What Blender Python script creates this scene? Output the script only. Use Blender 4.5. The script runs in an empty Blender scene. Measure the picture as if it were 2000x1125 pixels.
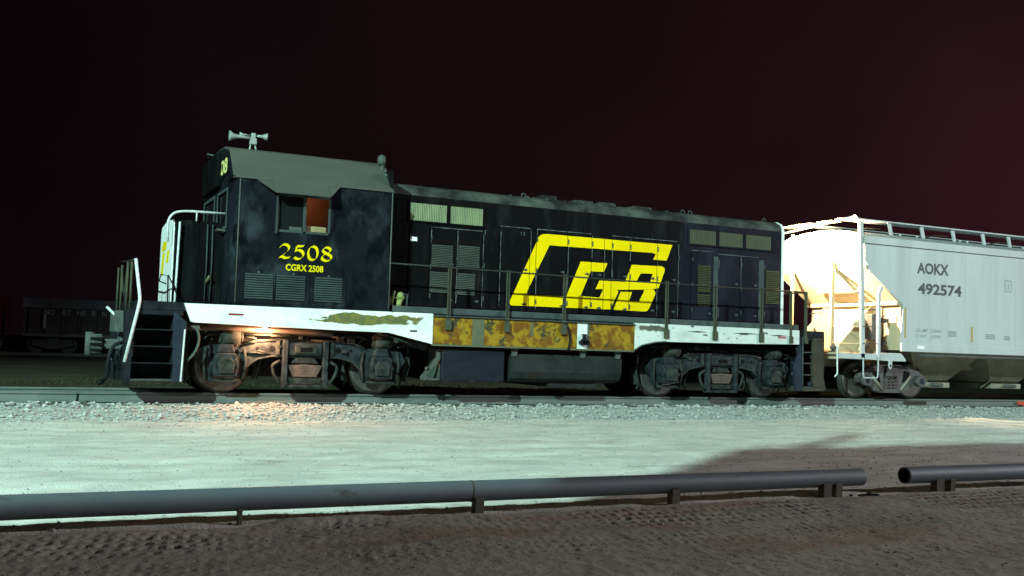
import bpy, bmesh, math, random
import numpy as np
from mathutils import Vector, Matrix
from mathutils.geometry import tessellate_polygon
random.seed(7); rng = np.random.default_rng(7)
SC = bpy.context.scene
COL = SC.collection
R = math.radians

# ------------------------------------------------------------------ camera
cam_d = bpy.data.cameras.new('camera'); cam = bpy.data.objects.new('camera', cam_d); COL.objects.link(cam)
YAW, PITCH, ROLL = .45, .059, .0313
fw = Vector((math.sin(YAW)*math.cos(PITCH), math.cos(YAW)*math.cos(PITCH), math.sin(PITCH)))
rt = Vector((math.cos(YAW), -math.sin(YAW), 0)); up = rt.cross(fw)
r3 = rt*math.cos(ROLL)+up*math.sin(ROLL); u3 = up*math.cos(ROLL)-rt*math.sin(ROLL)
cam.matrix_world = Matrix(((r3.x, u3.x, -fw.x, -3.2745), (r3.y, u3.y, -fw.y, -19.407), (r3.z, u3.z, -fw.z, .9586), (0, 0, 0, 1)))
cam_d.sensor_width = 36; cam_d.lens = 36*1985.2/2000; cam_d.clip_start = .1; cam_d.clip_end = 2000
SC.camera = cam

# ------------------------------------------------------------------ night sky: sunless sky plus the town's reddish glow
world = bpy.data.worlds.new('World'); SC.world = world; world.use_nodes = True
wn = world.node_tree.nodes; wl = world.node_tree.links; wn.clear()
wo = wn.new('ShaderNodeOutputWorld'); ad = wn.new('ShaderNodeAddShader')
sky = wn.new('ShaderNodeTexSky'); sky.sky_type = 'NISHITA'; sky.sun_disc = False; sky.sun_elevation = R(-9); sky.sun_rotation = R(60)
b1 = wn.new('ShaderNodeBackground'); b1.inputs['Strength'].default_value = .05; wl.new(sky.outputs[0], b1.inputs['Color'])
tc = wn.new('ShaderNodeTexCoord'); dt = wn.new('ShaderNodeVectorMath'); dt.operation = 'DOT_PRODUCT'
dt.inputs[1].default_value = (.86, .50, .02); wl.new(tc.outputs['Generated'], dt.inputs[0])
rp = wn.new('ShaderNodeValToRGB'); cr = rp.color_ramp
cr.elements[0].position = .2; cr.elements[0].color = (.0030, .0012, .0020, 1); cr.elements[1].position = 1.0; cr.elements[1].color = (.030, .0078, .0115, 1)
for p_, c_ in ((.5, (.0036, .0016, .0024, 1)), (.82, (.0070, .0031, .0034, 1)), (.93, (.0125, .0048, .0056, 1))): e = cr.elements.new(p_); e.color = c_
wl.new(dt.outputs['Value'], rp.inputs[0])
ns = wn.new('ShaderNodeTexNoise'); ns.inputs['Scale'].default_value = 3; ns.inputs['Detail'].default_value = 3; wl.new(tc.outputs['Generated'], ns.inputs['Vector'])
mr = wn.new('ShaderNodeMapRange'); mr.inputs[1].default_value = .3; mr.inputs[2].default_value = .7; mr.inputs[3].default_value = .8; mr.inputs[4].default_value = 1.2; wl.new(ns.outputs['Fac'], mr.inputs[0])
b2 = wn.new('ShaderNodeBackground'); wl.new(rp.outputs[0], b2.inputs['Color']); wl.new(mr.outputs[0], b2.inputs['Strength'])
wl.new(b1.outputs[0], ad.inputs[0]); wl.new(b2.outputs[0], ad.inputs[1]); wl.new(ad.outputs[0], wo.inputs['Surface'])

# ------------------------------------------------------------------ the yard's two floodlights (their masts are built below)
def spot(name, loc, target, power, col, angle, blend, size):
    d = bpy.data.lights.new(name, 'SPOT'); d.energy = power; d.color = col; d.spot_size = R(angle); d.spot_blend = blend; d.shadow_soft_size = size
    o = bpy.data.objects.new(name, d); COL.objects.link(o); o.location = loc
    o.rotation_euler = (Vector(target)-Vector(loc)).to_track_quat('-Z', 'Y').to_euler(); return o
FLOOD_A = (-30, -33, 22); FLOOD_B = (68, -41, 26)
spot('floodlight_beam', FLOOD_A, (3, -5, 0), 176000, (.60, 1.0, .90), 62, .6, .16)
spot('floodlight_beam', FLOOD_B, (11, -4, 1), 118000, (.95, .97, 1.0), 40, .7, .3)

SC.view_settings.view_transform = 'Standard'; SC.view_settings.look = 'None'; SC.view_settings.exposure = 0; SC.view_settings.gamma = 1
SC.cycles.use_denoising = True

# ------------------------------------------------------------------ materials
MATS = {}
def mat(name, col, rough=.6, col2=None, amt=.5, scale=3., detail=6., bump=0., bscale=40., metal=0., stretch=(1, 1, 1), spec=.5, lo=.35, hi=.65, col3=None, s3=12., lo3=.6, hi3=.7, emit=0.):
    if name in MATS: return MATS[name]
    m = bpy.data.materials.new(name); m.use_nodes = True; MATS[name] = m
    n, l = m.node_tree.nodes, m.node_tree.links; p = n['Principled BSDF']
    p.inputs['Roughness'].default_value = rough; p.inputs['Metallic'].default_value = metal; p.inputs['Specular IOR Level'].default_value = spec
    p.inputs['Base Color'].default_value = (*col, 1)
    t = n.new('ShaderNodeTexCoord'); mp = n.new('ShaderNodeMapping'); mp.inputs['Scale'].default_value = stretch; l.new(t.outputs['Object'], mp.inputs[0])
    last = None
    if col2:
        z = n.new('ShaderNodeTexNoise'); z.inputs['Scale'].default_value = scale; z.inputs['Detail'].default_value = detail; z.inputs['Roughness'].default_value = .62
        l.new(mp.outputs[0], z.inputs['Vector'])
        r = n.new('ShaderNodeMapRange'); r.inputs[1].default_value = lo; r.inputs[2].default_value = hi; r.inputs[4].default_value = amt; l.new(z.outputs['Fac'], r.inputs[0])
        mx = n.new('ShaderNodeMix'); mx.data_type = 'RGBA'; mx.inputs[6].default_value = (*col, 1); mx.inputs[7].default_value = (*col2, 1); l.new(r.outputs[0], mx.inputs[0])
        last = mx.outputs[2]
        if col3:
            z3 = n.new('ShaderNodeTexNoise'); z3.inputs['Scale'].default_value = s3; z3.inputs['Detail'].default_value = 7; z3.inputs['Roughness'].default_value = .65; l.new(mp.outputs[0], z3.inputs['Vector'])
            r2 = n.new('ShaderNodeMapRange'); r2.inputs[1].default_value = lo3; r2.inputs[2].default_value = hi3; l.new(z3.outputs['Fac'], r2.inputs[0])
            mx3 = n.new('ShaderNodeMix'); mx3.data_type = 'RGBA'; mx3.inputs[7].default_value = (*col3, 1); l.new(last, mx3.inputs[6]); l.new(r2.outputs[0], mx3.inputs[0]); last = mx3.outputs[2]
        l.new(last, p.inputs['Base Color'])
        rr = n.new('ShaderNodeMapRange'); rr.inputs[3].default_value = max(.05, rough-.12); rr.inputs[4].default_value = min(1, rough+.15); l.new(z.outputs['Fac'], rr.inputs[0]); l.new(rr.outputs[0], p.inputs['Roughness'])
    if bump:
        zb = n.new('ShaderNodeTexNoise'); zb.inputs['Scale'].default_value = bscale; zb.inputs['Detail'].default_value = 5; l.new(t.outputs['Object'], zb.inputs['Vector'])
        bp = n.new('ShaderNodeBump'); bp.inputs['Strength'].default_value = bump; bp.inputs['Distance'].default_value = .02; l.new(zb.outputs['Fac'], bp.inputs['Height']); l.new(bp.outputs[0], p.inputs['Normal'])
    if emit:
        p.inputs['Emission Color'].default_value = (*col, 1); p.inputs['Emission Strength'].default_value = emit
    return m
def chipped(name, paint, under, x0, x1, z0, z1, thr=.5, scale=2.2, grime=(.3, .33, .3)):
    """paint with chips showing the old coat inside one worn stretch of the sheet (object x and z), plus small chips anywhere"""
    m = mat(name, paint, .55, grime, .55, 1.6, lo=.45, hi=.8, bump=.08, bscale=25, stretch=(1, 1, 2.4), col3=(.16, .155, .09), s3=4.5, lo3=.665, hi3=.68)
    n, l = m.node_tree.nodes, m.node_tree.links; p = n['Principled BSDF']; src = p.inputs['Base Color'].links[0].from_socket
    t = n.new('ShaderNodeTexCoord'); sx = n.new('ShaderNodeSeparateXYZ'); l.new(t.outputs['Object'], sx.inputs[0])
    def band(sock, a, b, soft):
        c = n.new('ShaderNodeMapRange'); c.inputs[1].default_value = a-soft; c.inputs[2].default_value = a+soft; l.new(sock, c.inputs[0])
        d = n.new('ShaderNodeMapRange'); d.inputs[1].default_value = b-soft; d.inputs[2].default_value = b+soft; d.inputs[3].default_value = 1; d.inputs[4].default_value = 0; l.new(sock, d.inputs[0])
        k = n.new('ShaderNodeMath'); k.operation = 'MULTIPLY'; l.new(c.outputs[0], k.inputs[0]); l.new(d.outputs[0], k.inputs[1]); return k.outputs[0]
    k = n.new('ShaderNodeMath'); k.operation = 'MULTIPLY'; l.new(band(sx.outputs['X'], x0, x1, .35), k.inputs[0]); l.new(band(sx.outputs['Z'], z0, z1, .05), k.inputs[1])
    mp = n.new('ShaderNodeMapping'); mp.inputs['Scale'].default_value = (1, 1, 2.6); l.new(t.outputs['Object'], mp.inputs[0])
    z = n.new('ShaderNodeTexNoise'); z.inputs['Scale'].default_value = scale; z.inputs['Detail'].default_value = 8; z.inputs['Roughness'].default_value = .6; l.new(mp.outputs[0], z.inputs['Vector'])
    s = n.new('ShaderNodeMath'); s.operation = 'MULTIPLY_ADD'; s.inputs[1].default_value = .34; l.new(k.outputs[0], s.inputs[0]); l.new(z.outputs['Fac'], s.inputs[2])
    h = n.new('ShaderNodeMapRange'); h.inputs[1].default_value = thr+.22; h.inputs[2].default_value = thr+.25; l.new(s.outputs[0], h.inputs[0])
    u = n.new('ShaderNodeTexNoise'); u.inputs['Scale'].default_value = 9; l.new(t.outputs['Object'], u.inputs['Vector'])
    um = n.new('ShaderNodeMix'); um.data_type = 'RGBA'; um.inputs[6].default_value = (*under[0], 1); um.inputs[7].default_value = (*under[1], 1)
    ur = n.new('ShaderNodeMapRange'); ur.inputs[1].default_value = .42; ur.inputs[2].default_value = .58; l.new(u.outputs['Fac'], ur.inputs[0]); l.new(ur.outputs[0], um.inputs[0])
    mx = n.new('ShaderNodeMix'); mx.data_type = 'RGBA'; l.new(h.outputs[0], mx.inputs[0]); l.new(src, mx.inputs[6]); l.new(um.outputs[2], mx.inputs[7])
    l.new(mx.outputs[2], p.inputs['Base Color']); return m

M_CAB = mat('cab_black', (.0085, .0105, .0135), .5, (.040, .052, .060), .8, 1.7, detail=10, lo=.50, hi=.72, stretch=(1.2, 1, .75), bump=.04, col3=(.0035, .0045, .0065), s3=2.2, lo3=.50, hi3=.62, spec=.03)
M_HOOD = mat('hood_black', (.0045, .0045, .0052), .55, (.020, .023, .023), .85, 1.1, detail=9, lo=.5, hi=.8, bump=.05, stretch=(2.2, 1, .45), col3=(.032, .036, .034), s3=2.4, lo3=.60, hi3=.85, spec=.03)
M_HOODR = mat('hood_black_dusty', (.009, .009, .015), .5, (.032, .032, .046), .8, 1.3, detail=9, lo=.42, hi=.75, stretch=(1, 1, .6), bump=.04, spec=.03)
M_HOODTOP = mat('hood_top_dusty', (.016, .018, .018), .7, (.085, .10, .085), .9, 1.8, detail=9, lo=.4, hi=.65, bump=.1, spec=.1)
M_ROOF = mat('cab_roof_grey', (.052, .058, .049), .75, (.072, .076, .06), .8, 1.5, detail=8, bump=.06, stretch=(.5, 1, 1))
M_WALK = mat('walkway_grey', (.045, .058, .06), .7, (.09, .11, .10), .7, 2.5, bump=.06, spec=.1)
M_WHITE = chipped('sill_white_worn', (.80, .82, .80), ((.10, .11, .04), (.16, .15, .03)), 1.5-5.7, 3.5-5.7, 1.30, 1.48, thr=.46)
M_WHITER = chipped('sill_white_scraped', (.62, .66, .63), ((.06, .075, .06), (.12, .10, .07)), 8.2-5.7, 9.1-5.7, 1.40, 1.52, thr=.43, grime=(.25, .28, .25))
M_WHITEP = mat('white_paint', (.80, .81, .80), .5, (.6, .62, .6), .6, 4, bump=.03)
M_GRAB = mat('grab_iron_white', (.72, .74, .74), .45, (.3, .3, .3), .5, 14)
M_RUST = mat('rusty_yellow', (.31, .185, .012), .75, (.16, .062, .008), .95, 5.5, detail=10, lo=.44, hi=.56, bump=.4, bscale=14, col3=(.055, .045, .022), s3=3.0, lo3=.56, hi3=.62, spec=.15)
M_OLIVE = mat('olive_band', (.07, .085, .055), .7, (.12, .12, .06), .8, 5)
M_YEL = mat('logo_yellow', (.92, .64, .0), .55, (.80, .55, .0), .7, 2, bump=.02, spec=.05)
M_YEL2 = mat('number_yellow', (.80, .60, .0), .55, (.60, .48, .0), .8, 5, spec=.05)
M_NUMB = mat('board_numeral', (.66, .62, .22), .6, spec=.1)
M_LOUV = mat('louver_green_grey', (.042, .055, .048), .65, (.07, .085, .068), .8, 2.5)
M_LOUVC = mat('cab_louver', (.030, .042, .043), .6, (.055, .072, .066), .8, 2.5, spec=.1)
M_FILT = mat('filter_pale', (.19, .22, .13), .7, (.27, .29, .16), .8, 2, stretch=(4, 1, .6))
M_RAD = mat('radiator_olive', (.036, .038, .015), .65, (.062, .061, .024), .8, 3, stretch=(4, 1, .6))
M_DARK = mat('dark_part_and_hole_shade', (.004, .004, .005), .8, spec=.1)  # black of dark parts, also of shade painted over blind holes
M_TRUCK = mat('truck_steel', (.007, .010, .013), .65, (.036, .045, .048), .95, 7, detail=8, bump=.2, bscale=30, col3=(.02, .018, .016), s3=6, spec=.1)
M_TRUCKO = mat('truck_grime', (.011, .014, .014), .7, (.050, .057, .050), .95, 8, detail=8, bump=.25, bscale=30, col3=(.028, .02, .014), s3=7, spec=.1)
M_COUP = mat('coupler_steel', (.06, .07, .066), .7, (.11, .12, .11), .8, 6, bump=.2, spec=.1)
M_EDGE = mat('worn_paint_edge', (.022, .025, .025), .7, (.14, .15, .15), .95, 7, detail=9, lo=.42, hi=.6)
M_GRIT = mat('road_grit', (.52, .48, .42), .9, (.32, .28, .24), .9, 9)
M_SPRING = mat('spring_rust', (.10, .06, .045), .7, (.06, .055, .05), .8, 8, bump=.1)
M_WHEEL = mat('wheel_steel', (.03, .027, .025), .6, (.06, .052, .046), .8, 6, bump=.1, metal=.3, spec=.1)
M_RIM = mat('wheel_rim', (.16, .155, .15), .4, (.07, .06, .05), .7, 8, metal=.7)
M_TANK = mat('tank_blue_black', (.009, .010, .017), .55, (.024, .027, .036), .7, 1.6, detail=8, bump=.06, stretch=(.4, 1, 1.6), spec=.1)
M_TANK2 = mat('tank_grime', (.012, .014, .015), .65, (.032, .037, .036), .8, 1.6, detail=9, bump=.08, col3=(.03, .02, .015), s3=2, spec=.1)
M_STAN = mat('stanchion_olive', (.05, .054, .036), .6, (.085, .09, .06), .7, 9, spec=.1)
M_HRAIL = mat('handrail_dark', (.028, .028, .026), .55, (.05, .05, .045), .7, 10, spec=.1)
M_STEP = mat('step_black', (.006, .0065, .008), .6, (.018, .021, .026), .8, 4, spec=.1)
M_STEPB = mat('step_side_blue', (.026, .033, .050), .55, (.012, .015, .022), .8, 5, spec=.1)
M_STEPR = mat('step_side_brown', (.035, .028, .022), .7, (.075, .068, .05), .8, 3, stretch=(1, 1, .4), spec=.1)
M_VALVE = mat('valve_lime', (.28, .33, .10), .6, (.12, .15, .05), .7, 8)
M_HORN = mat('horn_grey', (.32, .36, .33), .5, (.18, .2, .18), .7, 9)
M_GLASS = mat('cab_glass', (.01, .012, .012), .08, spec=.5)
M_CABIN = mat('cabin_brown', (.22, .10, .05), .8, (.14, .06, .03), .7, 2)
M_CABCURT = mat('cabin_sill_tan', (.32, .24, .12), .8)
M_RED = mat('reflector_red', (.22, .012, .02), .4)
M_PINK = mat('reflector_faded', (.42, .09, .12), .5)
M_HOPW = mat('hopper_grey_white', (.46, .48, .49), .55, (.34, .355, .35), .75, 2.2, detail=9, bump=.06, stretch=(1.4, 1, .12), lo=.42, hi=.75, col3=(.30, .28, .25), s3=5, lo3=.66, hi3=.80)
M_HOPR = mat('hopper_roof', (.30, .33, .33), .65, (.2, .22, .21), .8, 2, detail=8)
M_HOPU = mat('hopper_underside', (.27, .26, .20), .65, (.15, .135, .10), .8, 1.8, detail=8)
M_HOPE = mat('hopper_end_lamp_tint', (.47, .41, .30), .6, (.38, .31, .20), .8, 1.8, detail=8)  # car end paint with the headlamp's warm tint mixed into the colour
M_HOPT = mat('hopper_truck_steel', (.05, .046, .048), .65, (.09, .082, .08), .8, 5, bump=.15)
M_INK = mat('stencil_dark', (.035, .042, .05), .6, (.08, .09, .09), .5, 12)
M_INKF = mat('stencil_faint', (.22, .25, .25), .6)
M_OCHRE = mat('reflector_ochre', (.36, .27, .04), .5)
M_REFW = mat('reflector_white', (.85, .86, .88), .3)
M_RAIL = mat('rail_side', (.10, .115, .108), .65, (.15, .16, .145), .8, 3, bump=.08, stretch=(.6, 2, 2))
M_RAILT = mat('rail_head', (.32, .33, .34), .25, (.2, .2, .2), .5, 6, metal=.9)
M_TIE = mat('tie_wood', (.05, .042, .034), .9, (.09, .08, .065), .7, 8, bump=.3, stretch=(4, .5, 4))
M_STONE = mat('ballast_stone', (.54, .53, .50), .85, (.26, .26, .25), .95, 9, detail=5, bump=.3)
M_BALLAST = mat('ballast_fines', (.40, .40, .38), .9, (.26, .265, .25), .9, 9, detail=8, bump=.6, bscale=30)
M_LOT = mat('limestone_lot', (.60, .57, .53), .95, (.43, .41, .38), .9, 2.2, detail=14, bump=.8, bscale=40, lo=.40, hi=.62, stretch=(.4, 1.3, 1), col3=(.34, .315, .28), s3=2.6, lo3=.585, hi3=.70)
M_DIRT = mat('dirt_road', (.43, .395, .335), .95, (.30, .275, .225), .9, 1.3, detail=10, bump=.5, bscale=24, stretch=(.35, 1.3, 1), col3=(.30, .19, .125), s3=.9, lo3=.52, hi3=.72)
M_GROUND = mat('yard_ground', (.060, .052, .038), .95, (.028, .030, .017), .9, .8, detail=9, bump=.4, bscale=8, stretch=(.3, 1, 1), spec=.1)
M_GRASS = mat('grass', (.03, .036, .012), .8, (.045, .04, .015), .8, .6)
M_PIPE = mat('pipe_dark_coat', (.122, .15, .172), .6, (.15, .168, .18), .8, 3, detail=9, bump=.15, bscale=22, col3=(.06, .042, .030), s3=5, lo3=.62, hi3=.72, spec=.6, metal=.1, stretch=(.5, 2, 2))
M_PIPEIN = mat('pipe_inside', (.02, .012, .010), .9)
M_POST = mat('pipe_post', (.075, .07, .05), .8, (.12, .11, .08), .7, 10)
M_GOND = mat('gondola_dark', (.08, .055, .06), .8, (.12, .09, .10), .8, 1.2, spec=.1)
M_GONDT = mat('gondola_faded', (.22, .20, .25), .8, (.11, .10, .13), .8, 1.2, spec=.1)
M_BOXC = mat('boxcar_red', (.11, .02, .03), .8, (.07, .017, .023), .8, 1, spec=.1)
M_GLET = mat('gondola_letters', (.45, .43, .43), .8)
M_WALL = mat('shed_metal', (.30, .31, .32), .6, (.2, .2, .21), .6, 1, stretch=(8, 1, .3))
M_POLE = mat('galvanised', (.35, .36, .37), .5, (.25, .26, .27), .6, 3, metal=.4)
M_LAMP = mat('flood_lens', (.8, 1, .9), .3, emit=40.)
M_BULB = mat('bulb_warm', (1, .62, .35), .3, emit=30.)
M_HEAD = mat('headlamp_lens', (1, .93, .8), .3, emit=60.)
M_REDP = mat('red_flag_paint', (.5, .045, .015), .6)

# ------------------------------------------------------------------ mesh helpers
class MB:
    def __init__(s): s.v = []; s.f = []; s.smooth = []
    def add(s, vs, fs, sm=False):
        o = len(s.v); s.v += [tuple(map(float, q)) for q in vs]; s.f += [tuple(i+o for i in f) for f in fs]; s.smooth += [sm]*len(fs); return s
    def box(s, x0, x1, y0, y1, z0, z1):
        vs = [(x, y, z) for x in (x0, x1) for y in (y0, y1) for z in (z0, z1)]
        return s.add(vs, [(0, 1, 3, 2), (4, 6, 7, 5), (0, 4, 5, 1), (2, 3, 7, 6), (0, 2, 6, 4), (1, 5, 7, 3)])
    def prism(s, poly, a, b, axis='y', sm=False):
        """poly = (x,z) outline pushed along y; axis 'x': (y,z) outline pushed along x; axis 'z': (x,y)"""
        f = {'y': lambda p, t: (p[0], t, p[1]), 'x': lambda p, t: (t, p[0], p[1]), 'z': lambda p, t: (p[0], p[1], t)}[axis]
        n = len(poly); vs = [f(p, a) for p in poly]+[f(p, b) for p in poly]
        tri = tessellate_polygon([[Vector((p[0], p[1], 0)) for p in poly]])
        fs = [tuple(t) for t in tri]+[tuple(i+n for i in reversed(t)) for t in tri]
        s.add(vs, fs); o = len(s.v)-2*n
        s.f += [(o+i, o+(i+1) % n, o+n+(i+1) % n, o+n+i) for i in range(n)]; s.smooth += [sm]*n; return s
    def cyl(s, p0, p1, r, n=12, r2=None, cap=True):
        p0, p1 = Vector(p0), Vector(p1); d = (p1-p0).normalized(); a = d.orthogonal().normalized(); b = d.cross(a); r2 = r if r2 is None else r2
        vs = []
        for p, q in ((p0, r), (p1, r2)):
            for i in range(n): t = 2*math.pi*i/n; vs.append(p+a*q*math.cos(t)+b*q*math.sin(t))
        s.add(vs, [(i, (i+1) % n, n+(i+1) % n, n+i) for i in range(n)], True)
        if cap:
            o = len(s.v)-2*n; s.f += [tuple(o+i for i in reversed(range(n))), tuple(o+n+i for i in range(n))]; s.smooth += [False]*2
        return s
    def tube(s, pts, r, n=8, bend=0.):
        pts = [Vector(p) for p in pts]
        if bend:
            q = [pts[0]]
            for i in range(1, len(pts)-1):
                a, b, c = pts[i-1], pts[i], pts[i+1]; d1 = min(bend, (a-b).length*.45); d2 = min(bend, (c-b).length*.45)
                s0 = b+(a-b).normalized()*d1; s1 = b+(c-b).normalized()*d2
                for k in range(5): t = k/4; q.append(s0*(1-t)**2+b*2*t*(1-t)+s1*t*t)
            pts = q+[pts[-1]]
        m = len(pts); vs = []; ref = None
        for i, p in enumerate(pts):
            d = (pts[min(i+1, m-1)]-pts[max(i-1, 0)]).normalized()
            if ref is None: ref = d.orthogonal().normalized()
            a = (ref-d*ref.dot(d)).normalized(); ref = a; b = d.cross(a)
            for k in range(n): t = 2*math.pi*k/n; vs.append(p+a*r*math.cos(t)+b*r*math.sin(t))
        fs = [(i*n+k, i*n+(k+1) % n, (i+1)*n+(k+1) % n, (i+1)*n+k) for i in range(m-1) for k in range(n)]
        s.add(vs, fs, True); o = len(s.v)-m*n
        s.f += [tuple(o+k for k in reversed(range(n))), tuple(o+(m-1)*n+k for k in range(n))]; s.smooth += [False]*2; return s
    def lathe(s, prof, c, axis='y', n=32, sm=True):
        """prof = (distance along axis, radius)"""
        vs = []
        for h, r in prof:
            for i in range(n):
                t = 2*math.pi*i/n; a, b = r*math.cos(t), r*math.sin(t)
                vs.append({'y': (c[0]+a, c[1]+h, c[2]+b), 'x': (c[0]+h, c[1]+a, c[2]+b), 'z': (c[0]+a, c[1]+b, c[2]+h)}[axis])
        m = len(prof); s.add(vs, [(j*n+i, j*n+(i+1) % n, (j+1)*n+(i+1) % n, (j+1)*n+i) for j in range(m-1) for i in range(n)], sm); o = len(s.v)-m*n
        if prof[0][1] > 1e-4: s.f.append(tuple(o+i for i in range(n))); s.smooth.append(False)
        if prof[-1][1] > 1e-4: s.f.append(tuple(o+(m-1)*n+i for i in range(n))); s.smooth.append(False)
        return s
    def sheet(s, loops, f, seams=(), gap=.006):
        """flat outline with holes, mapped by f(u,v); slit along u = seam"""
        tri = tessellate_polygon([[Vector((p[0], p[1], 0)) for p in lp] for lp in loops]); flat = [p for lp in loops for p in lp]
        bm = bmesh.new(); vv = [bm.verts.new((p[0], p[1], 0)) for p in flat]
        for t in tri:
            try: bm.faces.new([vv[i] for i in t])
            except ValueError: pass
        for sx in seams:
            for d in (-gap, gap):
                bmesh.ops.bisect_plane(bm, geom=bm.verts[:]+bm.edges[:]+bm.faces[:], plane_co=(sx+d, 0, 0), plane_no=(1, 0, 0))
            bmesh.ops.delete(bm, geom=[q for q in bm.faces if abs(q.calc_center_median().x-sx) < gap*.9], context='FACES')
        bm.verts.index_update(); s.add([f(q.co.x, q.co.y) for q in bm.verts], [[q.index for q in fc.verts] for fc in bm.faces]); bm.free(); return s
    def nocap(s, k):
        s.f = s.f[:-k]; s.smooth = s.smooth[:-k]; return s
    def build(s, name, m, parent=None, bevel=0., fixn=True):
        me = bpy.data.meshes.new(name); off = Vector(parent['_o']) if parent is not None else Vector((0, 0, 0))
        me.from_pydata([tuple(Vector(q)-off) for q in s.v], [], s.f)
        me.polygons.foreach_set('use_smooth', s.smooth)
        if fixn:
            bm = bmesh.new(); bm.from_mesh(me); bmesh.ops.recalc_face_normals(bm, faces=bm.faces[:]); bm.to_mesh(me); bm.free()
        me.update(); me.materials.append(m)
        o = bpy.data.objects.new(name, me); COL.objects.link(o)
        if parent is not None: o.parent = parent
        o['_o'] = tuple(off)
        if bevel:
            b = o.modifiers.new('bevel', 'BEVEL'); b.width = bevel; b.segments = 2; b.limit_method = 'ANGLE'; b.angle_limit = R(40)
        return o
def thing(name, label, cat, loc, group=None, kind=None):
    o = bpy.data.objects.new(name, None); COL.objects.link(o); o.location = loc; o['_o'] = tuple(loc); o.empty_display_size = .3
    if kind: o['kind'] = kind
    if label: o['label'] = label
    if cat: o['category'] = cat
    if group: o['group'] = group
    return o
def tag(o, label=None, cat=None, group=None, kind=None):
    for k, v in (('label', label), ('category', cat), ('group', group), ('kind', kind)):
        if v: o[k] = v
    return o
def share(src, parent, delta, name=None):
    """copy of a part (and its sub-parts) moved by delta; mesh data shared"""
    c = src.copy(); COL.objects.link(c); c.parent = parent; c.location = Vector(src.location)+Vector(delta)
    for ch in src.children:
        g = ch.copy(); COL.objects.link(g); g.parent = c
    return c
def B(x0, x1, y0, y1, z0, z1): return MB().box(x0, x1, y0, y1, z0, z1)
def text(body, h, w, f, bold=.0, thick=.0):
    """lettering as flat mesh: cap height h, total width w, placed by f(u,v)"""
    cu = bpy.data.curves.new('t', 'FONT'); cu.body = body; cu.size = 1; cu.offset = bold; cu.fill_mode = 'FRONT'; cu.resolution_u = 3
    ob = bpy.data.objects.new('t', cu); COL.objects.link(ob); dg = bpy.context.evaluated_depsgraph_get(); me = bpy.data.meshes.new_from_object(ob.evaluated_get(dg))
    co = [q.co.copy() for q in me.vertices]; x0 = min(q.x for q in co); x1 = max(q.x for q in co); y0 = min(q.y for q in co); y1 = max(q.y for q in co)
    mb = MB(); mb.add([f((q.x-x0)/(x1-x0)*w, (q.y-y0)/(y1-y0)*h) for q in co], [tuple(p.vertices) for p in me.polygons])
    bpy.data.objects.remove(ob); bpy.data.curves.remove(cu); bpy.data.meshes.remove(me); return mb

# ------------------------------------------------------------------ ground, track bed, road
PY = [-14, -13, -10.4, -6, -2.5]; PZ = [-.685, -.68, -.625, -.50, -.37]
def zg(y): return np.interp(y, PY, PZ)
def vnoise(x, y, s, seed):
    g = np.random.default_rng(seed).random((257, 257)); x = np.asarray(x)/s; y = np.asarray(y)/s
    xi, yi = np.floor(x).astype(int), np.floor(y).astype(int); fx, fy = x-xi, y-yi; fx = fx*fx*(3-2*fx); fy = fy*fy*(3-2*fy)
    a = lambda i, j: g[(xi+i) % 257, (yi+j) % 257]
    return (a(0, 0)*(1-fx)+a(1, 0)*fx)*(1-fy)+(a(0, 1)*(1-fx)+a(1, 1)*fx)*fy-.5
def grid(name, xs, ys, hf, m, smooth=True):
    X, Y = np.meshgrid(xs, ys, indexing='ij'); Z = hf(X, Y); nx, ny = X.shape
    v = np.stack([X, Y, Z], -1).reshape(-1, 3); i = (np.arange(nx-1)[:, None]*ny+np.arange(ny-1)[None]).reshape(-1)
    f = np.stack([i, i+ny, i+ny+1, i+1], -1)
    me = bpy.data.meshes.new(name); me.vertices.add(len(v)); me.vertices.foreach_set('co', v.ravel()); me.loops.add(f.size); me.loops.foreach_set('vertex_index', f.ravel().astype(np.int32))
    me.polygons.add(len(f)); me.polygons.foreach_set('loop_start', np.arange(0, f.size, 4, dtype=np.int32)); me.polygons.foreach_set('use_smooth', np.full(len(f), smooth)); me.update(calc_edges=True)
    me.materials.append(m); o = bpy.data.objects.new(name, me); COL.objects.link(o); o['kind'] = 'structure'; return o
def steps(*segs):
    out = []
    for a, b, d in segs: out += list(np.arange(a, b-1e-6, d))
    return np.array(out+[segs[-1][1]])
yy = [-400, -60, -30, -20, -14, -10.4, -6, -2.6, -1.7, 1.7, 2.8, 5, 9, 14, 22, 35, 60, 120, 600]
zz = [-.9, -.8, -.75, -.74, -.74, -.70, -.58, -.46, -.46, -.46, -.42, -.40, -.38, -.36, -.34, -.32, -.30, -.3, -.3]
gy = steps((-400, -60, 30), (-60, -20, 5), (-20, -2.6, .8), (-2.6, 16, .16), (16, 60, 1.5), (60, 600, 60))
gx = steps((-600, -60, 60), (-60, -14, 3), (-14, 40, .3), (40, 90, 4), (90, 600, 60))
def hground(X, Y):
    z = np.interp(Y, yy, zz); k = np.clip((Y-2.6)/1, 0, 1)*np.clip((40-Y)/20, 0, 1)
    return z+k*(vnoise(X, Y*2.2, 1.6, 3)*.14+vnoise(X, Y, .5, 4)*.05)+np.where((Y > 6) & (Y < 8.6), .16*np.sin((Y-6)/2.6*math.pi), 0)
tag(grid('ground', gx, gy, hground, M_GROUND), 'dark weedy yard ground stretching away behind the tracks')
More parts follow.
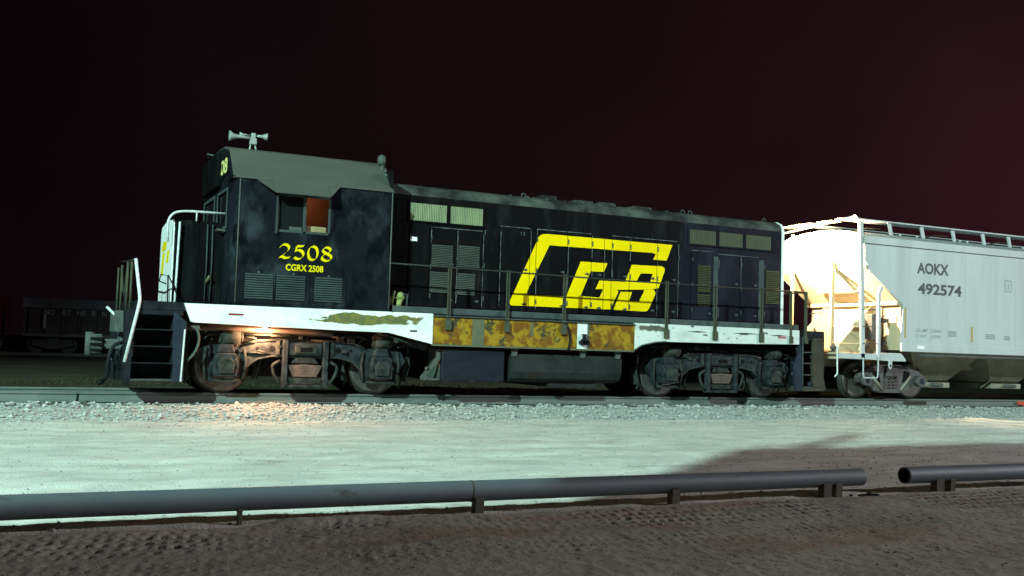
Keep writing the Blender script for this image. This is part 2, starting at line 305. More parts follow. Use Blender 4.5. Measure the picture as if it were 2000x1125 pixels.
def hlot(X, Y):
    z = zg(Y)+vnoise(X, Y, .9, 11)*.035+vnoise(X, Y, .28, 12)*.016+vnoise(X, Y, .11, 13)*.014
    w_ = .4*vnoise(X, Y*0, 5, 14); rut = sum(np.exp(-((Y-c+w_)/.16)**2)*np.clip(.02+.06*vnoise(X, Y, 2.2, 15+k), 0, .03) for k, c in enumerate((-4.1, -5.8, -6.6, -8.3)))
    return z-rut-np.clip((-10.3-Y), 0, 1)*.06
lot = grid('gravel_lot', steps((-60, -7, 1.2), (-7, 22, .075), (22, 60, 1.2)), steps((-10.9, -2.3, .06)), hlot, M_LOT)
tag(lot, 'pale crushed limestone lot between pipe barrier and ballast')
def hroad(X, Y):
    z = zg(Y)+.022+vnoise(X, Y, 1.3, 21)*.04+vnoise(X, Y, .35, 22)*.013+vnoise(X, Y, .10, 23)*.009+vnoise(X, Y, .05, 25)*.008
    n = vnoise(X, Y, .5, 24)
    def band(yc, w, pitch, ang, depth):
        t = np.clip(1-np.abs(Y-yc)/w, 0, 1); t = np.clip(t*3, 0, 1)
        c = (X+ang*np.abs(Y-yc)+.03*n)/pitch; fr = c-np.floor(c)
        lug = np.clip((np.abs(fr-.5)-.20)*9, 0, 1)
        gate = np.clip((.95 if yc > -11 else .5)+1.8*vnoise(X, Y, .8, int(abs(yc)*100)), .0, 1)
        return -depth*lug*t*gate
    def pits(y0, y1, row, pitch, depth, sx, sy, seed):
        q = (y0-Y)/row+.35*vnoise(X, Y*0, 1.7, seed)+.45*vnoise(X, Y, .16, seed+3); k = np.floor(q); fy = q-k-.5
        c = (X+.05*n+.05*vnoise(X, Y, .13, seed+2))/pitch+.37*k; fx = c-np.floor(c)-.5+.25*fy
        hole = np.clip((sx-np.abs(fx))*9, 0, 1)*np.clip((sy-np.abs(fy))*7, 0, 1)
        gate = np.clip(.62+1.7*vnoise(X, Y, .7, seed+1), 0, 1)*np.clip((y0-Y)*12, 0, 1)*np.clip((Y-y1)*5, 0, 1)
        return -depth*hole*gate
    z += pits(-10.68, -11.55, .165, .108, .026, .20, .30, 51)+pits(-11.68, -12.35, .15, .10, .013, .20, .30, 55)+pits(-12.75, -13.35, .16, .12, .010, .2, .3, 58)
    wob = vnoise(X, Y*0, 4, 31)*.3
    z -= .02*np.exp(-((Y+13.95-wob)/.08)**2)
    z += .05*np.exp(-((Y+10.62)/.12)**2)*np.clip(.4+2.2*vnoise(X, Y*0, .9, 33), 0, 1.2)*np.clip((2-X)/3, .15, 1)
    return z-np.clip(Y+10.62, 0, 1)*.35
road = grid('dirt_road', steps((-60, -6, 1.5), (-6, 10.5, .028), (10.5, 60, 1.5)), steps((-30, -16.2, .8), (-16.2, -14.2, .06), (-14.2, -10.5, .026)), hroad, M_DIRT)
tag(road, 'churned brown dirt road with tyre tread marks in front of pipe barrier')
def hbal(X, Y):
    return np.interp(Y, [-2.75, -2.45, -1.75, -1.0, 1.0, 1.8, 2.9], [-.50, -.375, -.215, -.19, -.19, -.22, -.5])+vnoise(X, Y, .3, 41)*.03+vnoise(X, Y, .08, 42)*.03
tag(grid('ballast_bed', steps((-60, -8, 1), (-8, 24, .06), (24, 60, 1)), steps((-2.75, -.9, .05), (-.9, 2.9, .3)), hbal, M_BALLAST), 'grey stone track ballast bed under the rails')
# loose stones: one object, thousands of them
st = MB(); ico = [(0, 0, 1), (.9, 0, .2), (.28, .85, .25), (-.72, .53, .2), (-.72, -.53, .3), (.28, -.85, .2), (0, 0, -1)]
icf = [(0, 1, 2), (0, 2, 3), (0, 3, 4), (0, 4, 5), (0, 5, 1), (6, 2, 1), (6, 3, 2), (6, 4, 3), (6, 5, 4), (6, 1, 5)]
def stones(n, x0, x1, yf, r0, r1, hf):
    xs = rng.uniform(x0, x1, n); ys = yf(n); zs = hf(xs, ys)
    for x, y, z in zip(xs, ys, zs):
        r = r0+(r1-r0)*random.random()**2; a = random.random()*6.3; c, s_ = math.cos(a), math.sin(a); kx, ky, kz = (random.uniform(.7, 1.3) for _ in range(3))
        st.add([(x+r*(c*p[0]*kx-s_*p[1]*ky), y+r*(s_*p[0]*kx+c*p[1]*ky), z+r*(.35+p[2]*kz*.7)) for p in ico], icf)
stones(8500, -8, 22, lambda n: -1.0-1.75*rng.random(n)**.9, .014, .042, hbal)
stones(700, -8, 22, lambda n: -1.0-1.6*rng.random(n), .035, .07, hbal)
stones(1500, -7, 16, lambda n: -2.4-rng.exponential(.45, n), .008, .026, hlot)
stones(5200, -7, 16, lambda n: -2.4-7.5*rng.random(n), .005, .019, hlot)
stones(500, -6, 9, lambda n: -10.2+rng.normal(0, .5, n), .008, .022, hlot)
grit = MB(); st, keep = grit, st
stones(1100, -5, 10, lambda n: -14.2+3.6*rng.random(n), .004, .013, hroad)
st = keep; tag(grit.build('road_grit', M_GRIT, fixn=False), 'loose brown grit and pebbles scattered on the dirt road', kind='stuff')
tag(st.build('ballast_stones', M_STONE, fixn=False), 'loose grey ballast stones on the near shoulder of the track', kind='stuff')
# grass along the far drain
gr = MB()
for x in rng.uniform(-12, 16, 5200):
    y = random.choice((random.gauss(7.3, .7), random.gauss(11, 1.2), random.gauss(9, 1.5))); z = float(hground(np.array(x), np.array(y))); h = random.uniform(.03, .12); a = random.random()*3.14; w = .012
    lx, ly = random.gauss(0, .07), random.gauss(0, .07)
    gr.add([(x-w*math.cos(a), y-w*math.sin(a), z), (x+w*math.cos(a), y+w*math.sin(a), z), (x+lx, y+ly, z+h)], [(0, 1, 2)])
tag(gr.build('grass', M_GRASS, fixn=False), 'thin rough grass growing behind the track', kind='stuff')

track = thing('railway_track', 'steel railway track carrying the locomotive and hopper car', None, (5, 0, -.19), kind='structure')
for sy in (-1, 1):
    c = sy*.7525; hw = .036
    prof = [(c-.07, -.172), (c+.07, -.172), (c+.07, -.16), (c+.012, -.135), (c+.010, -.05), (c+.035, -.038), (c+hw, -.012), (c+.026, -.002), (c-.026, -.002), (c-hw, -.012), (c-.035, -.038), (c-.010, -.05), (c-.012, -.135), (c-.07, -.16)]
    r = MB().prism(prof, -60, 60, 'x').build('rail', M_RAIL, track)
    MB().box(-60, 60, c-.022, c+.022, -.0015, .0005).build('rail_head', M_RAILT, r)
for i in range(96):
    x = -14+i*.56+random.uniform(-.03, .03)
    t = B(x-.11, x+.11, -1.32+random.uniform(-.05, .04), 1.32, -.36, -.176).build('tie', M_TIE, track, bevel=.012)
for x, l in ((17.05, .75),):
    B(x-l/2, x+l/2, -.806, -.765, -.13, -.06).build('joint_bar', M_STEPR, track, bevel=.006)
tag(MB().cyl((-2.35, -1.0, -.30), (-2.33, -1.02, -.02), .018, 8).cyl((-2.36, -1.0, -.235), (-2.35, -1.0, -.17), .045, 8).build('track_stake', M_DARK), 'small dark stake in the ballast beside the near rail', 'stake')
tag(MB().box(20.75, 21.5, -.86, -.80, -.13, -.04).box(20.9, 21.35, -.95, -.80, -.16, -.12).build('derail_block', M_REDP, bevel=.01), 'small red painted block clamped to the near rail', 'derail')

# ------------------------------------------------------------------ pipe barrier along the lot
def pipe(name, label, x0, x1, posts, blocks):
    t = thing(name, label, 'pipe barrier', (x0, -10.4, -.64), 'pipe barrier lengths'); r = .1; zc = -.42
    mb = MB().lathe([(x0, .086), (x0, r), (x0+.02, r)]+[(x, r) for x in np.arange(x0+1, x1-.5, 1)]+[(x1-.02, r), (x1, r), (x1, .086), (x1-.9, .086), (x1-1, 0)], (0, -10.4, zc), 'x', 40).nocap(1)
    mb.build('pipe', M_PIPE, t)
    MB().lathe([(x0+.002, .0865), (x0+.9, .0865), (x0+.9, 0)], (0, -10.4, zc), 'x', 40).nocap(1).build('pipe_bore', M_PIPEIN, t)
    for k, xw in enumerate(np.arange(x0+2.9, x1, 5.9)): MB().lathe([(-.012, .0995), (-.006, .1035), (.006, .1035), (.012, .0995)], (xw, -10.4, zc), 'x', 40).nocap(2).build('weld_bead', M_POST, t)
    for x in posts: MB().box(x-.022, x+.022, -10.47, -10.43, -.80, -.47).box(x-.03, x+.022, -10.475, -10.425, -.52, -.50).build('post', M_POST, t, bevel=.006)
    for x, w in blocks: MB().prism([(x-w, -.8), (x+w*.6, -.8), (x+w*.8, -.47), (x-w*.85, -.47)], -10.50, -10.40).build('support_block', M_POST, t, bevel=.008)
    return t
pipe('pipe_barrier', 'long dark steel pipe barrier on short posts in the foreground', -14, 5.69, (-8.2, -5.9, -3.7, -1.48), ((.765, .055), (3.02, .06), (5.10, .075), (5.27, .06)))
pipe('pipe_barrier', 'second pipe length with open end showing beyond the gap', 6.38, 17, (), ((6.89, .08), (7.1, .05), (9.3, .07), (11.6, .07), (13.9, .07)))
cl = MB()
for i in range(14):
    x, y, r = 5.62+random.gauss(0, .1), -10.55+random.gauss(0, .05), random.uniform(.02, .045)
    cl.add([(x+r*p[0]*1.4, y+r*p[1], -.625+r*(.3+p[2]*.6)) for p in ico], icf)
tag(cl.build('dirt_clod', M_DARK), 'dark clod of debris below the pipe end at the gap', 'debris')

# ------------------------------------------------------------------ locomotive (front at -x)
LO = thing('locomotive', 'old black diesel switcher with yellow logo, white side sill and grey cab roof', 'locomotive', (5.7, 0, 0))
# --- trucks
def make_wheel(cx, cy, parent, r=.508, side=-1):
    s_ = side; w = MB().lathe([(s_*-.07, r+.028), (s_*-.045, r+.026), (s_*-.03, r+.002), (s_*.068, r-.006), (s_*.07, r-.02)], (cx, cy, r), 'y', 48).build('wheel', M_WHEEL, parent)
    MB().lathe([(s_*.0705, r-.018), (s_*.071, r-.075)], (cx, cy, r), 'y', 48).build('rim', M_RIM, w)
    MB().lathe([(s_*.070, r-.075), (s_*.035, r-.09), (s_*.012, r*.5), (s_*.03, .17), (s_*.085, .15), (s_*.09, .09), (s_*.09, .0)], (cx, cy, r), 'y', 40).build('wheel_plate', M_WHEEL, w)
    return w
def make_truck(cx, first):
    tp = []
    for a in (-1, 1):
        ax = cx+a*1.4225
        make_wheel(ax, -.7525, LO); make_wheel(ax, .7525, LO, side=1)
        MB().cyl((ax, -.75, .508), (ax, .75, .508), .095, 14).cyl((ax, -1.2, .508), (ax, -.8, .508), .075, 12).build('axle', M_WHEEL, LO)
    for a in (-1, 1):
        ax = cx+a*1.4225
        MB().prism([(ax-.42, .32), (ax-.30, .20), (ax+.30, .20), (ax+.42, .32), (ax+.40, .80), (ax+.2, .95), (ax-.2, .95), (ax-.40, .80)], -.52, .52).build('traction_motor', M_STEP, LO, bevel=.03)
    B(cx-.95, cx+.95, -.62, .62, .30, .85).build('truck_transom', M_STEP, LO, bevel=.03)
    rr = random.Random(int(cx*10))
    for k in range(16):
        x = cx+rr.uniform(-1.75, 1.75); z = rr.choice((rr.uniform(.98, 1.1), rr.uniform(.72, .9))); y = -1.14-rr.random()*.05; w_ = rr.uniform(.03, .07)
        if k % 3 == 0: MB().tube([(x-.18, y, z), (x-.05, y-.02, z+rr.uniform(-.03, .05)), (x+.16, y, z+rr.uniform(-.06, .03))], rr.uniform(.012, .02), 6).build('brake_rigging', M_TRUCKO, LO)
        elif k % 3 == 1: MB().box(x-w_, x+w_, y-.03, y+.04, z-w_*.7, z+w_*.7).build('frame_bracket', M_TRUCKO, LO, bevel=.01)
        else: MB().cyl((x, y-.03, z), (x, y+.05, z), w_*.7, 10).build('rigging_pin', M_TRUCK, LO)
    for a in (-1, 1):
        for d in (-.33, .33): MB().tube([(cx+a*1.4225+d, -1.15, .80), (cx+a*1.4225+d*1.1, -1.17, .55), (cx+a*1.4225+d*.95, -1.15, .22)], .026, 7).build('pedestal_liner', M_TRUCKO, LO)
    half = [(0, 1.0), (.40, 1.0), (.92, .965), (1.16, .86), (1.66, .86), (1.84, .80), (1.93, .64), (1.80, .44), (1.74, .26), (1.64, .26), (1.63, .70), (1.21, .70), (1.20, .26), (1.10, .26), (1.04, .46), (.86, .60), (.62, .66), (.38, .665), (0, .665)]
    prof = [(cx+x, z) for x, z in half]+[(cx-x, z) for x, z in reversed(half[1:-1])]
    for y0, y1 in ((-1.13, -1.0), (1.0, 1.13)):
        f = MB().prism(prof, y0, y1).build('truck_side_frame', M_TRUCK, LO, bevel=.016)
        if y0 > 0: continue
        rib = [(cx+s_*x, z) for s_ in (1, -1) for x, z in ()]
        fl = MB()
        for s_ in (-1, 1):
            fl.tube([(cx+s_*.1, -1.145, .985), (cx+s_*.92, -1.145, .945), (cx+s_*1.14, -1.145, .85)], .022, 6)
            fl.tube([(cx+s_*.42, -1.145, .68), (cx+s_*.62, -1.145, .675), (cx+s_*.86, -1.145, .62), (cx+s_*1.04, -1.145, .48), (cx+s_*1.11, -1.145, .28)], .02, 6)
        fl.build('frame_flange', M_TRUCKO, f)
        hs = MB()
        for x, r in ((-.60, .052), (-.86, .028), (.62, .05), (.86, .028)): hs.cyl((cx+x, -1.136, .815), (cx+x, -1.128, .815), r, 16)
        hs.build('hole_shade_disc', M_DARK, f)  # dark discs on the solid plate stand in for shaded holes
    for a in (-1, 1):
        jx = cx+a*1.4225
        j = MB().prism([(jx-.2, .30), (jx+.2, .30), (jx+.22, .52), (jx+.17, .72), (jx-.17, .72), (jx-.22, .52)], -1.30, -1.02).build('journal_box', M_TRUCK, LO, bevel=.035)
        MB().prism([(jx-.13, .36), (jx+.13, .36), (jx+.15, .55), (jx+.08, .63), (jx-.08, .63), (jx-.15, .55)], -1.345, -1.295).build('box_lid', M_TRUCKO, j, bevel=.02)
        bl = MB()
        for bx, bz in ((-.17, .34), (.17, .34), (-.16, .66), (.16, .66), (-.19, .5), (.19, .5)): bl.cyl((jx+bx, -1.325, bz), (jx+bx, -1.29, bz), .022, 8)
        tag(bl.build('bolt', M_TRUCKO, j), kind='stuff')
        B(jx-.27, jx+.27, -1.20, -1.03, .215, .262).build('pedestal_tie', M_TRUCKO, LO, bevel=.01)
        MB().prism([(jx-.16, .72), (jx+.16, .72), (jx+.12, .87), (jx-.12, .87)], -1.24, -1.02).build('equalizer_seat', M_TRUCK, LO, bevel=.02)
        # brake cylinder on top of the frame
        bx = jx-a*.03+.06
        bc = MB().cyl((bx-.17, -1.16, 1.0), (bx+.15, -1.16, 1.0), .135, 20).cyl((bx+.15, -1.16, 1.0), (bx+.2, -1.16, 1.0), .09, 14).cyl((bx-.2, -1.16, 1.0), (bx-.17, -1.16, 1.0), .11, 16).build('brake_cylinder', M_TRUCKO, LO)
        MB().tube([(bx+.2, -1.16, 1.0), (bx+.42, -1.17, 1.0), (bx+.45, -1.17, .93), (bx+.3, -1.17, .9)], .016, 6, .05).build('brake_pipe', M_TRUCKO, bc); MB().tube([(bx-.2, -1.16, 1.02), (bx-.38, -1.15, 1.04), (bx-.45, -1.12, .95)], .016, 6, .05).build('brake_pipe', M_TRUCKO, bc)
        # brake shoes and hangers either side of the wheel
        for d in (-1, 1):
            sx = jx+d*.60
            MB().prism([(sx-.045, .25), (sx+.045, .25), (sx+.05+d*.02, .66), (sx-.05+d*.02, .66)], -.86, -.70).build('brake_shoe', M_TRUCKO, LO, bevel=.015)
            MB().tube([(sx+d*.02, -.92, .95), (sx+d*.06, -.95, .55), (sx-d*.02, -.93, .27), (sx+d*.04, -.93, .17)], .024, 6).build('brake_hanger', M_TRUCKO, LO)
        # sand pipe
        ox = jx+a*.62
        MB().tube([(ox-a*.05, -.95, 1.15), (ox, -.95, .85), (ox-a*.02, -.85, .45), (ox-a*.12, -.77, .12)], .022, 6, .1).build('sand_pipe', M_TRUCKO, LO)
    # spring hanger in the middle
    h = MB()
    for s_ in (-1, 1): h.box(cx+s_*.37-.045, cx+s_*.37+.045, -1.22, -1.10, .12, .98)
    h.box(cx-.42, cx+.42, -1.21, -1.06, .115, .175); h.build('spring_hanger', M_TRUCK, LO, bevel=.012)
    B(cx-.31, cx+.31, -1.19, -.9, .70, .93).build('bolster_end', M_TRUCK, LO, bevel=.03)
    g = B(cx-.2, cx+.2, -1.215, -1.185, .74, .89).build('wear_plate', M_TRUCKO, LO, bevel=.01)
    B(cx-.11, cx+.11, -1.235, -1.213, .78, .85).build('lug', M_DARK, g)
    for k in range(6):
        z = .50-.035*k; l = .31-.018*k
        MB().prism([(cx-l, z), (cx+l, z), (cx+l, z+.026), (cx, z+.045), (cx-l, z+.026)], -1.18, -.95).build('spring_leaf', M_SPRING, LO)
    for k in range(3):
        z = .20+.032*k; l = .31-.02*(2-k)
        MB().prism([(cx-l, z+.01), (cx, z-.008), (cx+l, z+.01), (cx+l, z+.034), (cx-l, z+.034)], -1.18, -.95).build('spring_leaf', M_TRUCKO, LO)
    MB().prism([(cx-.26, .56), (cx+.26, .56), (cx+.17, .66), (cx-.17, .66)], -1.17, -.95).build('spring_cap', M_TRUCKO, LO, bevel=.02)
    for s_ in (-1, 1):
        MB().tube([(cx+s_*.46, -1.17, .60), (cx+s_*.60, -1.17, .52), (cx+s_*.56, -1.17, .34), (cx+s_*.44, -1.17, .18)], .028, 7, .06).build('brake_lever', M_TRUCKO, LO)
        B(cx+s_*.5-.03, cx+s_*.5+.03, -1.17, -1.135, .70, .96).build('lever_guide', M_TRUCKO, LO, bevel=.006)
    B(cx-.35, cx+.35, -.95, .95, .55, .9).build('truck_bolster', M_TRUCK, LO, bevel=.03)
    MB().tube([(cx-1.75, -1.0, 1.08), (cx-.6, -1.0, 1.10), (cx+.2, -1.0, 1.07), (cx+1.7, -1.0, 1.09)], .03, 8).build('brake_pipe', M_TRUCKO, LO)
    MB().tube([(cx-1.2, -1.13, 1.05), (cx-.5, -1.15, 1.06), (cx+.05, -1.14, 1.03)], .02, 6).build('brake_rod', M_TRUCKO, LO)
    MB().tube([(cx+.5, -1.14, 1.05), (cx+.9, -1.15, 1.08), (cx+1.1, -1.14, 1.06)], .018, 6).build('brake_rod', M_TRUCKO, LO)
make_truck(1.4225, True); make_truck(10.735, False)

# --- underframe
B(-1.45, 13.35, -.75, .75, .93, 1.5).build('center_sill', M_STEP, LO)
B(-1.55, 13.40, -1.47, 1.47, 1.42, 1.56).build('platform', M_STEP, LO)
sl = MB().prism([(-.78, 1.545), (-.66, 1.24), (-.60, 1.225), (1.9, 1.18), (2.87, 1.17), (3.735, .985), (3.735, 1.56)], -1.53, -1.47).build('side_sill', M_WHITE, LO, bevel=.006)
tag(sl, 'white front side sill with chipped olive patches')
sm = B(3.735, 8.225, -1.515, -1.46, .985, 1.51).build('side_sill', M_RUST, LO); tag(sm, 'rusty yellow middle side sill')
B(4.55, 4.80, -1.522, -1.513, .987, 1.508).build('sill_band', M_OLIVE, sm); B(5.80, 5.86, -1.522, -1.513, 1.2, 1.50).build('sill_band', M_OLIVE, sm)
B(6.86, 7.09, -1.522, -1.513, .988, 1.508).build('sill_band', M_WHITEP, sm); B(7.09, 7.14, -1.524, -1.513, .988, 1.508).build('sill_band', M_OLIVE, sm)
B(3.74, 8.22, -1.535, -1.46, .955, .987).build('sill_lip', M_OLIVE, sm); B(3.738, 8.222, -1.56, -1.46, 1.512, 1.53).build('sill_lip', M_WALK, sm)
sr = MB().prism([(8.227, 1.56), (8.227, 1.0), (8.36, 1.09), (8.70, 1.16), (8.99, 1.19), (10.9, 1.205), (12.62, 1.24), (12.62, 1.56)], -1.53, -1.47).build('side_sill', M_WHITER, LO, bevel=.006)
tag(sr, 'white rear side sill with scraped grey patches')
MB().tube([(8.23, -1.535, 1.0), (8.40, -1.535, 1.10), (8.72, -1.535, 1.17), (9.0, -1.535, 1.195)], .016, 6).build('sill_lip', M_WALK, sr)
B(-.78, 13.40, 1.47, 1.53, 1.15, 1.56).build('side_sill', M_STEP, LO)
B(-.04, .215, -1.5335, -1.53, 1.375, 1.405).build('reflector', M_RED, sl); B(3.28, 3.42, -1.5335, -1.53, 1.20, 1.235).build('data_plate', M_STEPR, sl)
B(12.0, 12.24, -1.5335, -1.53, 1.36, 1.40).build('reflector', M_PINK, sr); B(10.95, 11.15, -1.5335, -1.53, 1.405, 1.44).build('reflector', M_STEPR, sr)
for x0, x1, z in ((9.5, 10.1, 1.43), (10.7, 11.5, 1.435), (11.75, 12.3, 1.42)): MB().prism([(x0, z), ((x0+x1)/2, z-.018), (x1, z), ((x0+x1)/2, z+.018)], -1.5332, -1.53).build('scrape', M_WALK, sr)
B(2.95, 12.65, -1.46, -.80, 1.561, 1.68).build('walkway', M_WALK, LO, bevel=.01); B(2.95, 12.65, .80, 1.46, 1.561, 1.68).build('walkway', M_WALK, LO)
# fuel filler standing off the sill (club shaped) and hose
fi = MB()
for dx, dz, r in ((-.055, .0, .05), (.055, .0, .05), (0, .03, .06)): fi.cyl((7.0+dx, -1.62, 1.11+dz), (7.0+dx, -1.52, 1.11+dz), r, 16)
fi.prism([(6.965, 1.17), (7.035, 1.17), (7.02, 1.25), (7.045, 1.285), (6.955, 1.285), (6.98, 1.25)], -1.61, -1.53); fi.build('fuel_filler', M_STEP, LO)
MB().tube([(6.56, -1.55, 1.5), (6.64, -1.57, 1.36), (6.67, -1.57, 1.15), (6.64, -1.55, .93)], .022, 7).build('vent_hose', M_STEP, LO)
# tank and battery box
tb = B(4.0, 5.31, -1.40, 1.3, .29, .91).build('battery_box', M_TANK, LO, bevel=.02)
for x in (4.08, 4.62, 5.16): B(x-.06, x+.06, -1.412, -1.398, .285, .325).build('latch', M_TANK2, tb)
B(4.02, 5.29, -1.408, -1.398, .86, .90).build('box_lid', M_TANK2, tb)
bk = MB().prism([(-1.3, .30), (-.7, .30), (-.7, .90), (-1.3, .90)], 3.98, 3.998, 'x').build('end_plate', M_LOUV, LO)  # paler green plate: floodlight tint on the box end put into colour
MB().prism([(3.62, .30), (3.98, .70), (3.98, .86), (3.90, .86), (3.90, .72), (3.58, .36)], -1.36, -1.31).box(3.60, 3.98, -1.36, -1.31, .30, .34).build('tank_bracket', M_LOUV, LO, bevel=.008)
MB().cyl((3.66, -1.3, .36), (3.66, -1.38, .36), .06, 10).build('drain_valve', M_LOUV, LO); MB().cyl((3.72, -1.3, .52), (3.72, -1.36, .52), .04, 10).build('drain_valve', M_LOUV, LO)
tp = [(-1.36, .86), (-1.40, .78), (-1.40, .5), (-1.34, .36), (-1.2, .29), (1.2, .29), (1.36, .4), (1.40, .8), (1.36, .86)]
ft = MB().prism(tp, 5.46, 8.01, 'x').build('fuel_tank', M_TANK2, LO, bevel=.02)
B(6.4, 7.5, -1.2, 1.2, .20, .286).build('tank_sump', M_TANK2, ft)
for x in (5.5, 7.05, 7.88): MB().prism([(x-.07, .98), (x+.10, .98), (x+.06, .80), (x-.03, .80)], -1.43, -1.37).build('tank_hanger', M_LOUV, LO, bevel=.006)
MB().cyl((3.35, -1.15, 1.02), (3.75, -1.15, .93), .08, 12).build('air_strainer', M_TRUCKO, LO)
MB().tube([(2.7, -1.35, 1.16), (2.95, -1.4, 1.1), (3.15, -1.4, 1.04), (3.5, -1.35, .92)], .018, 6).cyl((3.06, -1.42, 1.02), (3.06, -1.34, 1.02), .035, 10).build('air_line', M_TRUCKO, LO)
MB().tube([(-.7, -1.2, 1.13), (.2, -1.2, 1.15), (1.6, -1.2, 1.13), (1.9, -1.2, 1.1)], .045, 8).build('train_line', M_SPRING, LO)
# under-sill lamp, lit
lb = MB().lathe([(0, .02), (-.02, .07), (-.05, .075)], (.62, -1.40, 1.24), 'z', 16).build('ground_lamp', M_STEP, LO)
MB().lathe([(-.04, .0), (-.045, .04), (-.07, .045), (-.09, .03), (-.10, 0)], (.62, -1.40, 1.24), 'z', 14).build('bulb', M_BULB, lb)
ld = bpy.data.lights.new('ground_lamp_light', 'POINT'); ld.energy = 195; ld.color = (1, .47, .22); ld.shadow_soft_size = .04
lo = bpy.data.objects.new('ground_lamp_light', ld); COL.objects.link(lo); lo.parent = LO; lo.location = (.62-5.7, -1.36, 1.06)

# --- cab
cabp = [(-1.5, 1.56), (-1.5, 3.815), (-.98, 4.36), (-.5, 4.475), (0, 4.50), (.7, 4.50), (1.3, 4.49), (1.47, 4.46), (1.5, 4.38), (1.5, 1.56)]
# near side wall with a window opening, as real sheet
wx0, wx1, wz0, wz1 = .72, 1.69, 2.88, 3.57
cs = MB()
for a, b, c, d in ((.03, wx0, 1.56, 3.80), (wx1, 2.87, 1.56, 3.80), (wx0, wx1, 1.56, wz0), (wx0, wx1, wz1, 3.80)): cs.box(a, b, -1.5, -1.45, c, d)
cs.build('cab_side', M_CAB, LO); tag(LO.children[-1], 'mottled black cab side')
B(.03, 2.87, 1.45, 1.5, 1.56, 3.8).build('cab_side', M_CAB, LO)
B(2.82, 2.868, -1.45, 1.45, 1.58, 4.2).build('cab_rear_wall', M_HOOD, LO)
B(.06, 2.82, -1.45, 1.45, 1.57, 1.7).build('cab_floor', M_STEP, LO)
cf = MB(); FX = -.08
for a, b, c, d in ((-.16, .16, 1.58, 3.7), (1.34, 1.49, 1.58, 3.7), (-1.15, -.16, 1.58, 2.92), (.16, 1.34, 1.58, 2.92), (-1.15, -.16, 3.62, 3.7), (.16, 1.34, 3.62, 3.7)): cf.box(FX, FX+.05, a, b, c, d)
cf.build('cab_front', M_CAB, LO)
MB().prism([(.03, -1.499), (.03, -1.44), (FX+.05, -1.14), (FX, -1.151)], 1.58, 3.80, 'z').build('cab_corner', M_CAB, LO)
for y0, y1 in ((-1.17, -.15), (.15, 1.36)):
    w = MB()
    for a, b, c, d in ((y0, y0+.05, 2.9, 3.64), (y1-.05, y1, 2.9, 3.64), (y0+.05, y1-.05, 2.9, 2.96), (y0+.05, y1-.05, 3.58, 3.64)): w.box(FX-.02, FX+.002, a, b, c, d)
    w = w.build('front_window', M_LOUVC, LO, bevel=.01); B(FX+.02, FX+.026, y0+.02, y1-.02, 2.92, 3.62).build('pane', M_GLASS, w)
# roof shell
rp_ = cabp[1:-1]+[(1.5, 3.8)]; inner = [(y*.97, z-.05) for y, z in reversed(rp_)]
MB().prism(rp_+inner, -.06, 2.86, 'x').build('cab_roof', M_ROOF, LO, bevel=.008)
MB().prism([(-1.49, 3.80), (-.99, 4.33), (-.5, 4.44), (0, 4.47), (1.3, 4.46), (1.49, 4.36), (1.49, 3.70), (-1.15, 3.70)], FX+.001, FX+.049, 'x').build('cab_front_gable', M_CAB, LO)
B(-.02, 2.87, -1.53, -1.49, 3.775, 3.815).build('drip_rail', M_ROOF, LO)
# window frame, panes, blind behind
wf = MB()
for a, b, c, d in ((wx0, wx0+.04, wz0, wz1), (wx1-.04, wx1, wz0, wz1), (1.19, 1.245, wz0, wz1), (wx0, wx1, wz0, wz0+.045), (wx0, wx1, wz1-.04, wz1)): wf.box(a, b, -1.508, -1.475, c, d)
wf = wf.build('cab_window', M_LOUVC, LO, bevel=.006)
pn = B(.76, 1.19, -1.482, -1.478, 2.925, 3.53).build('pane', M_GLASS, wf)
B(.95, 1.17, -1.496, -1.488, 2.93, 2.99).build('catch', M_LOUV, wf)
B(.70, .725, -1.56, -1.50, 2.85, 3.6).build('wind_deflector', M_LOUVC, wf)
B(1.0, 2.5, .2, .25, 2.2, 3.9).build('cabin_partition', M_CABIN, LO); B(1.27, 1.66, -1.38, -1.30, 2.80, 3.04).build('seat_back', M_CABCURT, LO, bevel=.02)
cl_ = bpy.data.lights.new('cab_light', 'POINT'); cl_.energy = 6; cl_.color = (1, .42, .2); cl_.shadow_soft_size = .08
clo = bpy.data.objects.new('cab_light', cl_); COL.objects.link(clo); clo.parent = LO; clo.location = (1.30-5.7, -.25, 3.75)
dome = MB().lathe([(0, .09), (-.05, .08), (-.08, 0)], (1.3, -.25, 4.05), 'z', 16).build('dome_lamp', M_BULB, LO)
# awning over the window
MB().prism([(-1.50, 3.815), (-1.50, 3.79), (-1.79, 3.53), (-1.80, 3.55)], .62, 1.60, 'x').add([(.30, -1.502, 3.80), (.62, -1.502, 3.79), (.62, -1.79, 3.535)], [(0, 1, 2)]).add([(1.86, -1.502, 3.80), (1.60, -1.502, 3.79), (1.60, -1.79, 3.535)], [(0, 1, 2)]).build('window_awning', M_ROOF, LO)
